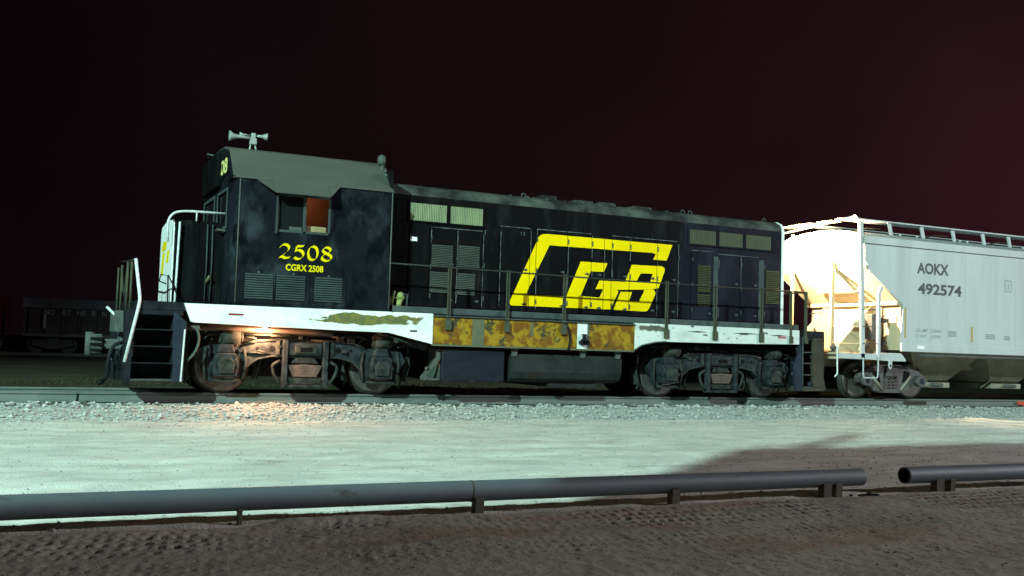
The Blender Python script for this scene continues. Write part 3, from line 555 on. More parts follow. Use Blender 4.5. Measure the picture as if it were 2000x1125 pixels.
# lower side doors with louvres
def louvre(x0, x1, z0, z1, y, n, m, parent, name='louver', frame=.012):
    mb = MB(); h = (z1-z0)/n
    for i in range(n):
        z = z0+i*h; mb.add([(x0, y-.001, z+h), (x1, y-.001, z+h), (x1, y-.026, z+h*.28), (x0, y-.026, z+h*.28), (x0, y-.001, z+h*.2), (x1, y-.001, z+h*.2)], [(0, 1, 2, 3), (3, 2, 5, 4)])
    return mb.build(name, m, parent, fixn=False)
for x0, x1, doors in ((.14, .74, (.21, .70)), (.75, 1.36, (.76, 1.27)), (1.37, 2.02, (1.44, 1.95))):
    d = B(x0, x1, -1.514, -1.498, 1.60, 2.17).build('cab_locker_door', M_CAB, LO, bevel=.004)
    louvre(doors[0], doors[1], 1.67, 2.12, -1.514, 11, M_LOUVC, d); B((x0+x1)/2-.02, (x0+x1)/2+.02, -1.528, -1.512, 2.13, 2.16).build('latch', M_LOUV, d)
B(2.04, 2.84, -1.512, -1.498, 1.62, 2.17).build('cab_locker_door', M_CAB, LO, bevel=.004)
for x in (.06, 2.85): MB().tube([(x, -1.508, 1.6), (x, -1.508, 3.78)], .013, 6).build('corner_strip', M_LOUV, LO)
# road number brushed with a broad nib
def nib(path, w, ang, f, mb, k0):
    pts = []
    for i in range(len(path)-1):
        p0 = path[max(i-1, 0)]; p1 = path[i]; p2 = path[i+1]; p3 = path[min(i+2, len(path)-1)]
        for j in range(6):
            t = j/6; q = [.5*((2*b)+(-a+c)*t+(2*a-5*b+4*c-d)*t*t+(-a+3*b-3*c+d)*t**3) for a, b, c, d in zip(p0, p1, p2, p3)]; pts.append(q)
    pts.append(list(path[-1])); nx, ny = w*math.cos(ang), w*math.sin(ang)
    for i in range(len(pts)-1):
        a, b = pts[i], pts[i+1]; k0 += .00006
        mb.add([f(a[0]-nx, a[1]-ny, k0), f(a[0]+nx, a[1]+ny, k0), f(b[0]+nx, b[1]+ny, k0), f(b[0]-nx, b[1]-ny, k0)], [(0, 1, 2, 3)])
    return k0
DIG = {'2': [[(.06, .76), (.2, .93), (.5, 1), (.8, .9), (.86, .68), (.62, .42), (.3, .2), (.06, .05)], [(.04, .07), (.3, .1), (.6, .02), (.95, .08)]],
       '5': [[(.92, .98), (.6, .94), (.3, .96)], [(.3, .96), (.26, .78), (.2, .56)], [(.2, .56), (.48, .66), (.8, .55), (.92, .33), (.76, .1), (.42, 0), (.08, .1)]],
       '0': [[(.5, 1), (.2, .88), (.06, .5), (.2, .12), (.5, 0), (.8, .12), (.94, .5), (.8, .88), (.5, 1)]],
       '8': [[(.5, .54), (.2, .66), (.16, .86), (.48, 1), (.82, .88), (.8, .68), (.5, .54), (.14, .38), (.08, .14), (.48, 0), (.9, .12), (.9, .36), (.5, .54)]]}
for i, c in enumerate('2508'):
    mb = MB(); k = 0
    for s_ in DIG[c]: k = nib(s_, .125, R(40), lambda u, v, kk, i=i: (.79+i*.252+u*.195, -1.5035-kk, 2.42+v*.245-.012*i*0), mb, k)
    mb.build('numeral', M_YEL2, LO, fixn=False)
text('CGRX 2508', .12, .68, lambda u, v: (.915+u, -1.5035, 2.205+v), .03).build('reporting_mark', M_YEL2, LO, fixn=False)

# --- short hood (nose)
nz = [(-.88, 1.56), (-.88, 2.90), (-.78, 3.04), (0, 3.10), (.78, 3.04), (.88, 2.90), (.88, 1.56)]
MB().prism(nz, -.90, .03, 'x').build('short_hood', M_HOOD, LO, bevel=.02)
wn_ = [(-.87, 1.40), (-.87, 2.90), (-.77, 3.03), (0, 3.09), (.77, 3.03), (.87, 2.90), (.87, 1.40)]
ns_ = MB().prism(wn_, -.93, -.905, 'x').build('nose_front', M_WHITEP, LO, bevel=.01)
tag(ns_, 'white painted nose front with yellow stripes')
for y0, y1, z0, z1 in ((.05, .62, 2.55, 2.72), (.30, .62, 2.10, 2.52), (-.35, -.05, 2.3, 2.52)): MB().prism([(y0, z0), (y1, z0), (y1-.12, z1), (y0-.12, z1)], -.934, -.931, 'x').build('nose_stripe', M_YEL2, ns_)
MB().tube([(-.86, -.90, 1.5), (-.86, -.95, 1.62), (-.84, -.96, 2.98)], .02, 8).build('grab_iron', M_GRAB, LO)
MB().tube([(-1.02, -.86, 2.62), (-1.03, -.86, 3.02), (-.92, -.86, 3.16), (-.7, -.86, 3.19), (.0, -.86, 3.2)], .022, 8, .1).cyl((-.55, -.86, 3.02), (-.55, -.86, 3.2), .014, 6).build('nose_handrail', M_GRAB, LO)
for x in (-.36, -.27): MB().tube([(x, -.905, 1.6), (x+.01, -.91, 2.3), (x, -.90, 2.98)], .015, 6).build('conduit', M_LOUVC, LO)
MB().prism([(-.24, 2.90), (-.22, 2.86), (FX, 2.84), (FX, 2.89)], -1.12, .5).build('windshield_ledge', M_LOUV, LO, bevel=.02)
nd = B(-.62, -.50, -.89, -.885, 1.7, 2.9).build('nose_door_edge', M_HOOD, LO)
MB().tube([(-.34, -.93, 1.95), (-.30, -.95, 2.06), (-.26, -.93, 1.98)], .03, 6).build('bell_bracket', M_OLIVE, LO)
# number board, headlamp pair on the front of the roof
nb = MB().prism([(-1.26, 3.90), (-.38, 3.84), (-.30, 4.30), (-1.00, 4.27)], FX-.02, FX, 'x').build('number_board', M_DARK, LO, bevel=.004)
text('2508', .28, 1.34, lambda u, v: (FX-.0235, .25-u, 3.92+v), .03).build('numeral', M_NUMB, nb, fixn=False)
MB().prism([(-.36, 3.74), (1.2, 3.72), (1.3, 4.36), (-.30, 4.38), (-.52, 4.12)], FX-.09, FX-.001, 'x').build('headlamp_housing', M_HOOD, LO, bevel=.02)
MB().tube([(-.10, .5, 4.46), (-.16, .8, 4.53), (-.10, 1.1, 4.50)], .018, 6).build('roof_conduit', M_LOUV, LO)
# horn
hn = MB().cyl((.40, -.4, 4.46), (.42, -.4, 4.60), .018, 8).cyl((.53, -.4, 4.46), (.49, -.4, 4.60), .018, 8).box(.40, .52, -.45, -.35, 4.585, 4.70).box(.425, .50, -.43, -.37, 4.70, 4.80).build('horn', M_HORN, LO, bevel=.008)
MB().lathe([(.0, .022), (-.2, .028), (-.32, .05), (-.38, .09), (-.40, .095), (-.37, .06)], (.42, -.42, 4.70), 'x', 18).build('trumpet', M_HORN, hn)
MB().lathe([(.0, .02), (.10, .03), (.17, .06), (.20, .08), (.17, .05)], (.52, -.38, 4.76), 'x', 18).build('trumpet', M_HORN, hn)
MB().lathe([(.0, .02), (-.14, .026), (-.2, .05), (-.18, .03)], (.42, -.34, 4.76), 'x', 18).build('trumpet', M_HORN, hn)
# fitting on the rear corner of the roof
an = MB().lathe([(0, .03), (.02, .07), (.10, .085), (.18, .07), (.22, .0)], (2.76, -1.05, 4.34), 'z', 14).cyl((2.76, -1.05, 4.14), (2.77, -1.05, 4.35), .04, 8).build('roof_beacon', M_LOUV, LO)
for i in range(9):
    x, y, z, r = 2.80+random.gauss(0, .035), -1.12-.05*i*.5+random.gauss(0, .02), 4.22-.045*i, random.uniform(.03, .055)
    MB().lathe([(-r, 0), (-r*.6, r*.8), (0, r), (r*.6, r*.8), (r, 0)], (x, y, z), 'z', 8).build('beacon_cable', M_LOUV, an)

# --- long hood
hp = [(-.9, 1.56), (-.9, 3.86), (-.885, 3.95), (-.83, 4.025), (-.70, 4.085), (0, 4.13), (.70, 4.085), (.83, 4.025), (.885, 3.95), (.9, 3.86), (.9, 1.56)]
MB().prism(hp[:2]+[(.9, 3.86), (.9, 1.56)], 2.87, 9.85, 'x').build('hood_side', M_HOOD, LO)
MB().prism(hp[:2]+[(.9, 3.86), (.9, 1.56)], 9.85, 12.60, 'x').build('hood_side', M_HOODR, LO)
MB().prism(hp[1:-1], 2.87, 12.63, 'x', sm=False).build('hood_roof', M_HOODTOP, LO)
ep = MB().prism([(-.92, 1.56), (-.92, 3.88), (-.84, 4.04), (-.70, 4.1), (.70, 4.1), (.84, 4.04), (.92, 3.88), (.92, 1.56)], 12.60, 12.67, 'x').build('hood_end', M_WHITEP, LO, bevel=.01)
hd = MB().cyl((12.66, 0, 3.72), (12.76, 0, 3.72), .24, 24).build('rear_headlamp', M_STEP, LO)
for dz in (-.11, .11): MB().cyl((12.755, 0, 3.72+dz), (12.765, 0, 3.72+dz), .095, 20).build('lens', M_HEAD, hd)
sd = bpy.data.lights.new('rear_headlamp_light', 'SPOT'); sd.energy = 9500; sd.color = (1, .76, .46); sd.spot_size = R(128); sd.spot_blend = 1.0; sd.shadow_soft_size = .1
so = bpy.data.objects.new('rear_headlamp_light', sd); COL.objects.link(so); so.parent = LO; so.location = (12.80-5.7, 0, 3.72); so.rotation_euler = Vector((1, -.10, -.02)).to_track_quat('-Z', 'Y').to_euler()
# filters and radiators: vertical fins
def fins(x0, x1, z0, z1, m, name, pitch=.036):
    mb = MB(); n = int((x1-x0)/pitch); p = (x1-x0)/n
    for i in range(n):
        x = x0+i*p; mb.add([(x, -.902, z0), (x+p*.3, -.922, z0), (x+p*.62, -.922, z0), (x+p*.95, -.902, z0), (x, -.902, z1), (x+p*.3, -.922, z1), (x+p*.62, -.922, z1), (x+p*.95, -.902, z1)], [(0, 1, 5, 4), (1, 2, 6, 5), (2, 3, 7, 6)])
    g = mb.build(name, m, LO, fixn=False); f = MB()
    for a, b, c, d in ((x0-.035, x0-.004, z0-.035, z1+.035), (x1+.004, x1+.035, z0-.035, z1+.035), (x0-.004, x1+.004, z0-.035, z0-.004), (x0-.004, x1+.004, z1+.004, z1+.035)): f.box(a, b, -.927, -.899, c, d)
    f.build('grille_frame', M_HOOD if x0 < 8 else M_HOODR, g); return g
fins(3.42, 4.19, 3.375, 3.715, M_FILT, 'intake_filter'); fins(4.26, 4.97, 3.375, 3.715, M_FILT, 'intake_filter')
for a, b in ((9.99, 10.72), (10.80, 11.47), (11.55, 12.29)): fins(a, b, 3.40, 3.715, M_RAD, 'radiator_grille', .045)
# doors
DY = -.916
def door(x0, x1, z0, z1, m, handle=True):
    d = B(x0+.007, x1-.007, DY, -.898, z0, z1).build('hood_door', m, LO, bevel=.003)
    hg = MB()
    for z in (z0+.2, (z0+z1)/2, z1-.2): hg.cyl((x0+.022, DY-.008, z-.05), (x0+.022, DY-.008, z+.05), .012, 6)
    tag(hg.build('hinge', M_WALK, d), kind='stuff')
    if handle:
        h = MB()
        for z in (z0+.14, z0+.84): h.cyl((x1-.09, DY-.012, z), (x1-.09, DY-.001, z), .030, 8).box(x1-.16, x1-.06, DY-.022, DY-.012, z-.008, z+.008)
        tag(h.build('handle', M_WALK, d), kind='stuff')
    return d
seams = [5.35, 6.04, 6.18, 6.91, 7.49, 7.80, 7.99, 8.44, 9.14, 9.69]
d1 = door(3.86, 4.42, 1.72, 3.26, M_HOOD); louvre(3.89, 4.335, 2.50, 2.93, DY, 13, M_LOUV, d1); louvre(3.87, 4.315, 1.99, 2.40, DY, 12, M_LOUV, d1)
d2 = door(4.42, 4.98, 1.72, 3.25, M_HOOD); louvre(4.45, 4.91, 2.52, 2.95, DY, 13, M_LOUV, d2); louvre(4.45, 4.83, 1.97, 2.40, DY, 12, M_LOUV, d2)
door(2.95, 3.40, 1.72, 3.3, M_HOOD, False); door(3.42, 3.84, 1.72, 3.26, M_HOOD, False); door(5.0, 5.34, 1.72, 3.45, M_HOOD, False)
for a, b in ((5.35, 6.04), (6.18, 6.91), (6.91, 7.49), (7.49, 7.80), (7.99, 8.44), (8.44, 9.14), (9.14, 9.69)): door(a, b, 1.72, 3.40, M_HOOD)
B(6.047, 6.173, DY, -.898, 1.72, 3.5).build('hood_post', M_HOOD, LO); B(7.807, 7.983, DY, -.898, 1.72, 3.42).build('hood_post', M_HOOD, LO)
d3 = door(10.06, 10.66, 1.72, 3.24, M_HOODR); louvre(10.22, 10.57, 2.33, 2.93, DY, 16, M_RAD, d3); louvre(10.22, 10.57, 2.02, 2.28, DY, 7, M_RAD, d3)
door(9.70, 10.04, 1.72, 3.24, M_HOODR, False); door(10.79, 11.40, 1.72, 3.2, M_HOODR); door(11.42, 11.94, 1.72, 3.2, M_HOODR)
d4 = door(12.09, 12.58, 1.72, 3.2, M_HOODR, False); louvre(12.14, 12.53, 2.15, 2.93, DY, 18, M_RAD, d4)
for x0, x1, z0, z1 in ((10.665, 10.78, 1.75, 3.15), (11.95, 12.08, 1.75, 3.15)): B(x0, x1, DY-.01, -.898, z0, z1).build('door_post', M_WALK, LO)
for x, z0, z1 in ((3.86, 2.95, 3.24), (4.42, 1.8, 3.24), (4.98, 1.75, 3.22), (6.04, 2.6, 3.38), (6.18, 1.75, 3.42), (7.49, 2.9, 3.38), (7.80, 1.78, 3.3), (7.99, 2.3, 3.2), (8.44, 2.9, 3.38), (9.14, 1.75, 3.3), (9.69, 1.75, 3.35), (11.93, 2.2, 3.1), (10.79, 2.9, 3.1), (10.8, 1.8, 2.0), (5.36, 1.8, 3.3), (6.92, 2.2, 3.1), (11.41, 2.5, 3.2)): B(x+.008, x+.022, DY-.003, DY-.0005, z0, z1).build('worn_edge', M_EDGE, LO)
B(3.44, 3.58, -.922, -.915, 2.97, 3.05).build('notice_plate', M_REFW, LO)
for i, (x, z, t) in enumerate(((5.82, 3.26, '12'), (6.66, 3.24, '9'), (7.3, 3.24, '8'), (8.72, 3.2, '6'))): text(t, .07, .05*len(t), lambda u, v, x=x, z=z: (x+u, DY-.003, z+v), .02).build('door_number', M_WALK, LO, fixn=False)
for a, b, z in ((5.36, 6.03, 3.405), (6.19, 6.9, 3.405), (6.92, 7.48, 3.405), (8.0, 9.13, 3.405), (9.15, 9.68, 3.405), (3.87, 4.97, 3.265), (10.07, 10.65, 3.245), (10.8, 11.93, 3.205)): B(a, b, -.912, -.899, z, z+.014).build('worn_edge', M_EDGE, LO)
# logo
LA = [(5.613, 1.861), (5.617, 1.909), (6.231, 3.253), (6.271, 3.298), (6.339, 3.322), (6.421, 3.329), (9.536, 3.327), (9.39, 2.973), (9.035, 2.97), (9.102, 3.091), (9.031, 3.117), (6.484, 3.1), (5.998, 2.12), (5.999, 2.079), (6.049, 2.051), (6.913, 2.068), (7.237, 2.814), (7.887, 2.816), (7.805, 2.63), (7.481, 2.622), (7.251, 2.087), (7.711, 2.08), (7.801, 2.265), (7.613, 2.255), (7.7, 2.44), (8.334, 2.446), (8.493, 2.825), (9.269, 2.84), (9.332, 2.811), (9.349, 2.75), (9.196, 2.358), (9.062, 2.33), (8.816, 2.309), (8.138, 2.268), (8.18, 2.235), (7.998, 1.841), (5.646, 1.819)]
LH = [(8.624, 2.475), (8.73, 2.655), (9.034, 2.661), (8.966, 2.464)]
LBp = [(8.234, 2.23), (8.519, 2.238), (8.45, 2.046), (8.699, 2.045), (8.817, 2.258), (8.816, 2.304), (9.062, 2.325), (9.119, 2.266), (9.114, 2.22), (8.963, 1.904), (8.922, 1.856), (8.853, 1.835), (8.057, 1.838)]
cv = lambda L: L
MB().sheet([cv(LA), cv(LH)], lambda u, v: (u, DY-.004, v), seams).build('logo', M_YEL, LO, fixn=False)
MB().sheet([cv(LBp)], lambda u, v: (u, DY-.004, v), seams).build('logo', M_YEL, LO, fixn=False)
# roof fittings
for x, w, h in ((6.75, .22, .10), (7.6, .28, .07), (8.2, .25, .08), (9.1, .3, .07)): MB().prism([(x-w, 4.08), (x+w, 4.08), (x+w*.8, 4.13+h), (x-w*.8, 4.13+h)], -.35, .35).build('roof_hatch', M_HOODTOP, LO, bevel=.02)
for x, y in ((6.0, -.62), (10.0, -.62), (10.2, -.62), (12.3, -.62)): MB().tube([(x+.045*math.cos(a), y, 4.125+.045*math.sin(a)) for a in np.linspace(-.4, 3.54, 9)], .012, 6).build('lifting_eye', M_WALK, LO)
for i in range(30):
    x = 5.6+i*.14+random.uniform(-.05, .05); r = random.uniform(.015, .04)
    B(x-r, x+r, -.79-random.random()*.06, -.70, 4.03, 4.07+r*.7).build('roof_bolt', M_HOODTOP, LO) if i % 3 == 0 else None

# --- handrails
for x in (4.035, 5.27, 6.53, 8.99, 10.25, 11.51):
    s_ = MB()
    for dx in (-.034, .020): s_.box(x+dx, x+dx+.016, -1.555, -1.53, 1.30, 2.475)
    s_ = s_.build('stanchion', M_STAN, LO); B(x-.017, x+.019, -1.543, -1.533, 1.30, 2.46).build('stanchion_web', M_HRAIL, s_)
    B(x-.055, x+.065, -1.575, -1.531, 1.26, 1.46).build('stanchion_foot', M_STAN, s_, bevel=.01)
for x in (12.36, 12.80):
    s_ = B(x-.025, x+.025, -1.55, -1.50, 1.30, 2.44).build('stanchion', M_STAN, LO); B(x-.05, x+.05, -1.57, -1.535, 1.26, 1.42).build('stanchion_foot', M_STAN, s_, bevel=.01)
MB().tube([(2.87, -1.50, 2.46), (4.0, -1.545, 2.45), (8.0, -1.545, 2.42), (12.80, -1.53, 2.43)], .016, 8).build('handrail', M_HRAIL, LO)
MB().tube([(12.80, -1.53, 2.43), (12.85, -1.4, 2.43), (12.85, -.5, 2.43)], .016, 8).tube([(12.85, -1.45, 1.95), (13.38, -1.40, 1.99)], .014, 6).build('end_handrail', M_HRAIL, LO)
# valve gear behind the cab
vg = MB().tube([(2.97, -1.30, 1.68), (3.0, -1.32, 1.88), (3.02, -1.32, 1.96)], .028, 8).lathe([(-.07, 0), (-.05, .05), (0, .075), (.06, .05), (.08, 0)], (3.15, -1.30, 1.87), 'z', 12).cyl((3.10, -1.30, 1.66), (3.14, -1.30, 1.80), .055, 10).cyl((3.13, -1.3, 1.76), (3.22, -1.32, 1.86), .03, 8).tube([(3.0, -1.31, 1.84), (3.12, -1.31, 1.82)], .02, 6).build('brake_valve', M_VALVE, LO)
MB().tube([(2.92, -1.36, 1.66), (2.92, -1.36, 1.86)], .018, 6).tube([(3.26, -1.36, 1.66), (3.26, -1.36, 1.90), (3.18, -1.36, 1.90)], .020, 6).build('valve_bracket', M_WALK, vg)

# --- front steps, platform and coupler
def stepwell(x0, x1, side_m, lit, parent):
    for y in (-1.5, 1.1):
        for z in (.25, .53, .81, 1.09): B(x0+.02, x1-.02, y, y+.40, z-.02, z).build('step', M_WALK if z < .3 and y < 0 else M_STEP, parent)
        B(x0+.02, x1-.02, y+.40, y+.43, .24, 1.42).build('step_back', M_STEP, parent)
B(-1.62, -.78, -1.46, 1.46, 1.33, 1.415).build('front_platform', M_STEP, LO, bevel=.008)
stepwell(-1.60, -.86, M_STEPB, True, LO)
for y in (-1.5, 1.1):
    MB().prism([(-1.66, .14), (-1.58, .14), (-1.56, 1.40), (-1.70, 1.40)], y, y+.42).build('step_side', M_STEP, LO, bevel=.008)
    MB().prism([(-.90, .22), (-.74, .22), (-.72, 1.225), (-.93, 1.40), (-.93, 1.0)], y-.01, y+.42).build('step_side', M_STEPB, LO, bevel=.008)
    MB().tube([(-1.585, y, 2.25), (-1.485, y, 1.58), (-1.50, y, 1.46), (-1.68, y, .53)], .027, 8, .08).build('grab_iron', M_GRAB if y < 0 else M_STEP, LO)
MB().prism([(-.79, .22), (-.765, .22), (-.735, 1.1), (-.76, 1.1)], -1.525, -1.51).build('step_edge', M_GRAB, LO)
MB().tube([(-1.585, -1.5, 2.25), (-1.62, -.9, 2.24), (-1.62, 1.35, 2.37)], .016, 6).build('end_handrail', M_HRAIL, LO)
for y, x in ((-1.05, -1.60), (-.55, -1.62), (.55, -1.62), (1.3, -1.62)): MB().tube([(x, y, 1.40), (x, y, 2.26)], .02, 6).build('end_stanchion', M_STAN, LO)
MB().tube([(-1.62, -.50, 2.22), (-1.62, -.25, 1.75), (-1.62, .25, 1.75), (-1.62, .52, 2.22)], .014, 6).build('safety_chain', M_STAN, LO)
MB().tube([(-.98, -1.0, 1.41), (-1.0, -1.0, 2.02), (-1.12, -1.0, 2.04), (-1.14, -1.0, 1.92), (-1.02, -1.0, 1.88)], .014, 6).tube([(-1.0, -1.0, 2.04), (-.9, -1.0, 1.85), (-.80, -1.0, 1.6)], .012, 6).build('brake_lever', M_STEP, LO)
B(-1.60, -1.55, -1.46, 1.46, .62, 1.33).build('end_plate', M_WALK, LO); B(-1.78, -1.601, -.55, .55, 1.02, 1.40).build('draft_box', M_COUP, LO, bevel=.02)
MB().prism([(-1.66, .20), (-1.58, .30), (-1.58, .62), (-1.64, .62)], -1.35, 1.35).build('footboard', M_STEP, LO)
MB().tube([(-1.90, -.2, 1.46), (-1.56, -.42, 1.12), (-1.56, -1.2, 1.02)], .024, 8, .03).build('uncoupling_lever', M_GRAB, LO)
def coupler(x, d, parent, m):
    """knuckle coupler pointing along d from x"""
    c = MB().box(min(x, x+d*.36), max(x, x+d*.36), -.10, .10, .72, .90)
    kn = [(x+d*.34, -.16), (x+d*.34, .17), (x+d*.50, .20), (x+d*.60, .14), (x+d*.56, .04), (x+d*.44, .02), (x+d*.46, -.06), (x+d*.60, -.08), (x+d*.62, -.16), (x+d*.5, -.19)]
    c.prism(kn, .64, .98, 'z'); o = c.build('coupler', m, parent, bevel=.02)
    MB().lathe([(0, .0), (0, .07), (.40, .07), (.40, 0)], (x+d*.55, -.13, .61), 'z', 14).build('knuckle_pin', m, o)
    for z in (.70, .80, .90): MB().box(min(x+d*.36, x+d*.54), max(x+d*.36, x+d*.54), -.205, -.185, z-.022, z+.022).build('knuckle_rib', M_DARK, o)
    MB().tube([(x+d*.2, -.12, .72), (x+d*.24, -.3, .58), (x+d*.12, -.36, .50)], .02, 6).build('lock_lifter', m, o)
    MB().box(x-.04 if d > 0 else x-.06, x+.06 if d > 0 else x+.04, -.28, .28, .62, 1.0).build('striker', m, o, bevel=.02); return o
coupler(-1.60, -1, LO, M_COUP); coupler(13.42, 1, LO, M_TRUCK)
MB().tube([(-1.62, -.42, .85), (-1.78, -.45, .80), (-1.86, -.45, .50), (-1.84, -.42, .28), (-1.92, -.40, .16)], .032, 8, .1).cyl((-1.92, -.40, .17), (-1.99, -.39, .12), .045, 8).build('air_hose', M_STEP, LO)
MB().tube([(-1.62, -.55, .80), (-1.74, -.57, .62), (-1.72, -.57, .42), (-1.64, -.55, .36)], .02, 7, .08).build('air_hose', M_STEP, LO)
for x in (-.70, 12.5): MB().tube([(x+.14, -1.4, 1.2), (x+.22, -1.42, .95), (x+.16, -1.42, .72), (x+.02, -1.4, .55)], .022, 7, .1).build('drain_hose', M_WALK, LO)
# --- rear steps
for z in (.29, .57, .83, 1.08): B(12.76, 13.08, -1.5, -1.12, z-.02, z).build('step', M_WALK, LO)
B(12.76, 13.08, -1.10, -1.07, .24, 1.42).build('step_back', M_STEP, LO); B(12.70, 13.42, -1.46, 1.46, 1.33, 1.415).build('rear_platform', M_STEP, LO)
MB().prism([(12.62, 1.235), (12.62, 1.0), (12.50, .72), (12.56, .2), (12.74, .2), (12.74, 1.40), (12.62, 1.40)], -1.51, -1.44).build('step_side', M_STEPB, LO, bevel=.006)
MB().tube([(12.745, -1.515, .22), (12.735, -1.515, 1.42)], .014, 6).build('step_edge', M_WALK, LO)
MB().prism([(13.06, .42), (13.10, .28), (13.44, .26), (13.40, .45), (13.36, .6), (13.36, 1.40), (13.06, 1.40)], -1.5, -1.42).build('step_side', M_STEPR, LO, bevel=.01)
B(13.36, 13.42, -1.46, 1.46, .55, 1.33).build('end_plate', M_STEPR, LO)
MB().prism([(12.74, .19), (13.40, .20), (13.44, .27), (12.74, .26)], -1.51, -1.1).build('footboard', M_STEPR, LO)
B(12.9, 13.0, -1.515, -1.50, .31, .40).build('step_lamp', M_STEPB, LO)

# ------------------------------------------------------------------ covered hopper car behind the locomotive
HC = thing('covered_hopper', 'pale grey covered hopper car coupled behind the locomotive', 'hopper car', (22.4, 0, 0))
XM = 22.4
def mir(pts): return [(2*XM-x, z) for x, z in reversed(pts)]
lf = [(15.70, 1.36), (15.80, 2.27), (14.72, 3.02), (14.56, 3.30), (14.56, 3.68)]
prof = lf+mir(lf)
for y0, y1, nm in ((-1.55, -1.53, 'near'), (1.53, 1.55, 'far')):
    o = MB().prism(prof, y0, y1).build('side_sheet', M_HOPW, HC)
for x in (17.92, 19.75, 21.6, 23.4, 25.2, 27.0): B(x-.012, x+.012, -1.556, -1.5495, 1.37, 3.67).build('sheet_seam', M_HOPW, HC)
MB().prism([(-1.57, 3.68), (-1.57, 3.86), (-1.02, 4.03), (-.5, 4.09), (0, 4.11), (.5, 4.09), (1.02, 4.03), (1.57, 3.86), (1.57, 3.68)], 14.54, 30.26, 'x').build('roof', M_HOPR, HC)
B(14.53, 30.27, -1.585, -1.565, 3.69, 3.86).build('eave_plate', M_HOPW, HC)
B(15.70, 29.1, -1.60, -1.545, 1.17, 1.37).build('side_sill', M_HOPW, HC, bevel=.008); B(15.70, 29.1, 1.545, 1.60, 1.17, 1.37).build('side_sill', M_HOPW, HC)
MB().cyl((16.3, -1.57, 1.09), (29, -1.57, 1.09), .035, 8).build('train_line', M_HOPT, HC)
# end wall, slope sheet, bulkhead
MB().prism([(14.60, 3.68), (14.60, 3.12), (15.72, 2.30), (15.90, 2.36), (14.70, 3.25), (14.70, 3.68)], -1.52, 1.52).build('end_slope_sheet', M_HOPE, HC)
MB().prism([(30.20, 3.68), (30.20, 3.12), (29.08, 2.30), (28.90, 2.36), (30.10, 3.25), (30.10, 3.68)], -1.52, 1.52).build('end_slope_sheet', M_HOPE, HC)
MB().prism([(15.74, 1.2), (15.74, 2.30), (15.80, 2.34), (15.80, 1.2)], -1.52, 1.52).build('bulkhead', M_HOPE, HC)
MB().prism([(15.60, 2.28), (15.78, 2.28), (15.78, 2.40), (15.60, 2.36)], -1.53, 1.53).build('bulkhead_cap', M_HOPE, HC, bevel=.01)
for y in (-.8, .8): MB().prism([(14.35, 1.12), (15.74, 1.12), (15.74, 2.25), (15.5, 2.25), (14.5, 1.3)], y-.01, y+.01).build('end_gusset', M_HOPE, HC)
for x in (15.1, 15.4): B(x-.03, x+.03, -.6, .6, 2.55+.2*(15.4-x), 2.62+.2*(15.4-x)).build('slope_rib', M_HOPE, HC)
for y in (-.55, .45): MB().prism([(14.62, 3.2), (14.60, 3.05), (15.68, 2.27), (15.73, 2.33)], y-.02, y+.02).build('slope_rib', M_HOPE, HC)
B(14.56, 14.60, -.60, -.52, 3.15, 3.68).build('end_stiffener', M_HOPE, HC)
# end platform
es = MB().prism([(13.80, .96), (13.80, 1.09), (14.9, 1.09), (15.2, 1.12), (15.74, 1.12), (15.9, .98), (15.9, .93), (15.3, .93), (14.8, .95)], -1.55, -1.47).build('end_sill_side', M_HOPW, HC, bevel=.006)
MB().prism([(15.32, .95), (15.44, .95), (15.44, .80), (15.38, .72), (15.32, .80)], -1.57, -1.545).build('lifting_lug', M_HOPW, HC, bevel=.01)
MB().cyl((15.38, -1.575, .82), (15.38, -1.565, .82), .028, 12).build('lug_hole_shade', M_DARK, HC)  # black disc painted as the shade inside the lug's eye
B(13.80, 13.92, -1.50, 1.50, .94, 1.10).build('end_sill', M_HOPE, HC, bevel=.01); B(13.80, 31.0, -.3, .3, .75, 1.15).build('center_sill', M_HOPE, HC)
B(13.92, 15.74, -1.47, 1.47, 1.06, 1.085).build('end_deck', M_HOPE, HC)
B(30.88, 31.0, -1.50, 1.50, .94, 1.10).build('end_sill', M_HOPE, HC)
# ladder and posts at the near corner
def post(pts, r, nm='ladder_post', m=M_HOPW): return MB().tube(pts, r, 6, .08).build(nm, m, HC)
def flat(pts, w, nm, m):
    mb = MB()
    for a, b in zip(pts, pts[1:]):
        a, b = Vector(a), Vector(b); d = (b-a).normalized(); n_ = Vector((0, 1, 0)).cross(d).normalized()*w if abs(d.y) < .9 else Vector((w, 0, 0)); t = Vector((0, .03, 0)) if abs(d.y) < .9 else Vector((0, 0, .03))
        mb.add([a-n_-t, a+n_-t, a+n_+t, a-n_+t, b-n_-t, b+n_-t, b+n_+t, b-n_+t], [(0, 1, 2, 3), (7, 6, 5, 4), (0, 4, 5, 1), (1, 5, 6, 2), (2, 6, 7, 3), (3, 7, 4, 0)])
    return mb.build(nm, m, HC)
flat([(14.53, -1.52, .98), (14.49, -1.52, 2.6), (14.45, -1.5, 4.20)], .055, 'corner_post', M_HOPW)
flat([(14.45, -1.5, 4.18), (14.55, -1.25, 4.36)], .055, 'corner_post', M_HOPW)
flat([(15.00, -1.55, 1.0), (15.00, -1.55, 2.55), (15.12, -1.54, 2.68)], .04, 'ladder_post', M_HOPW)
flat([(14.50, -.55, 1.08), (14.50, -.55, 3.3)], .05, 'end_post', M_HOPE); flat([(14.52, .9, 1.08), (14.52, .9, 4.1)], .03, 'end_post', M_HOPE)
flat([(14.48, 1.5, 1.08), (14.45, 1.5, 4.2)], .06, 'corner_post', M_HOPE)
for z in (1.32, 1.72, 2.12): MB().tube([(14.50, -1.55, z), (15.0, -1.56, z+.01)], .011, 6).build('rung', M_HOPT, HC)
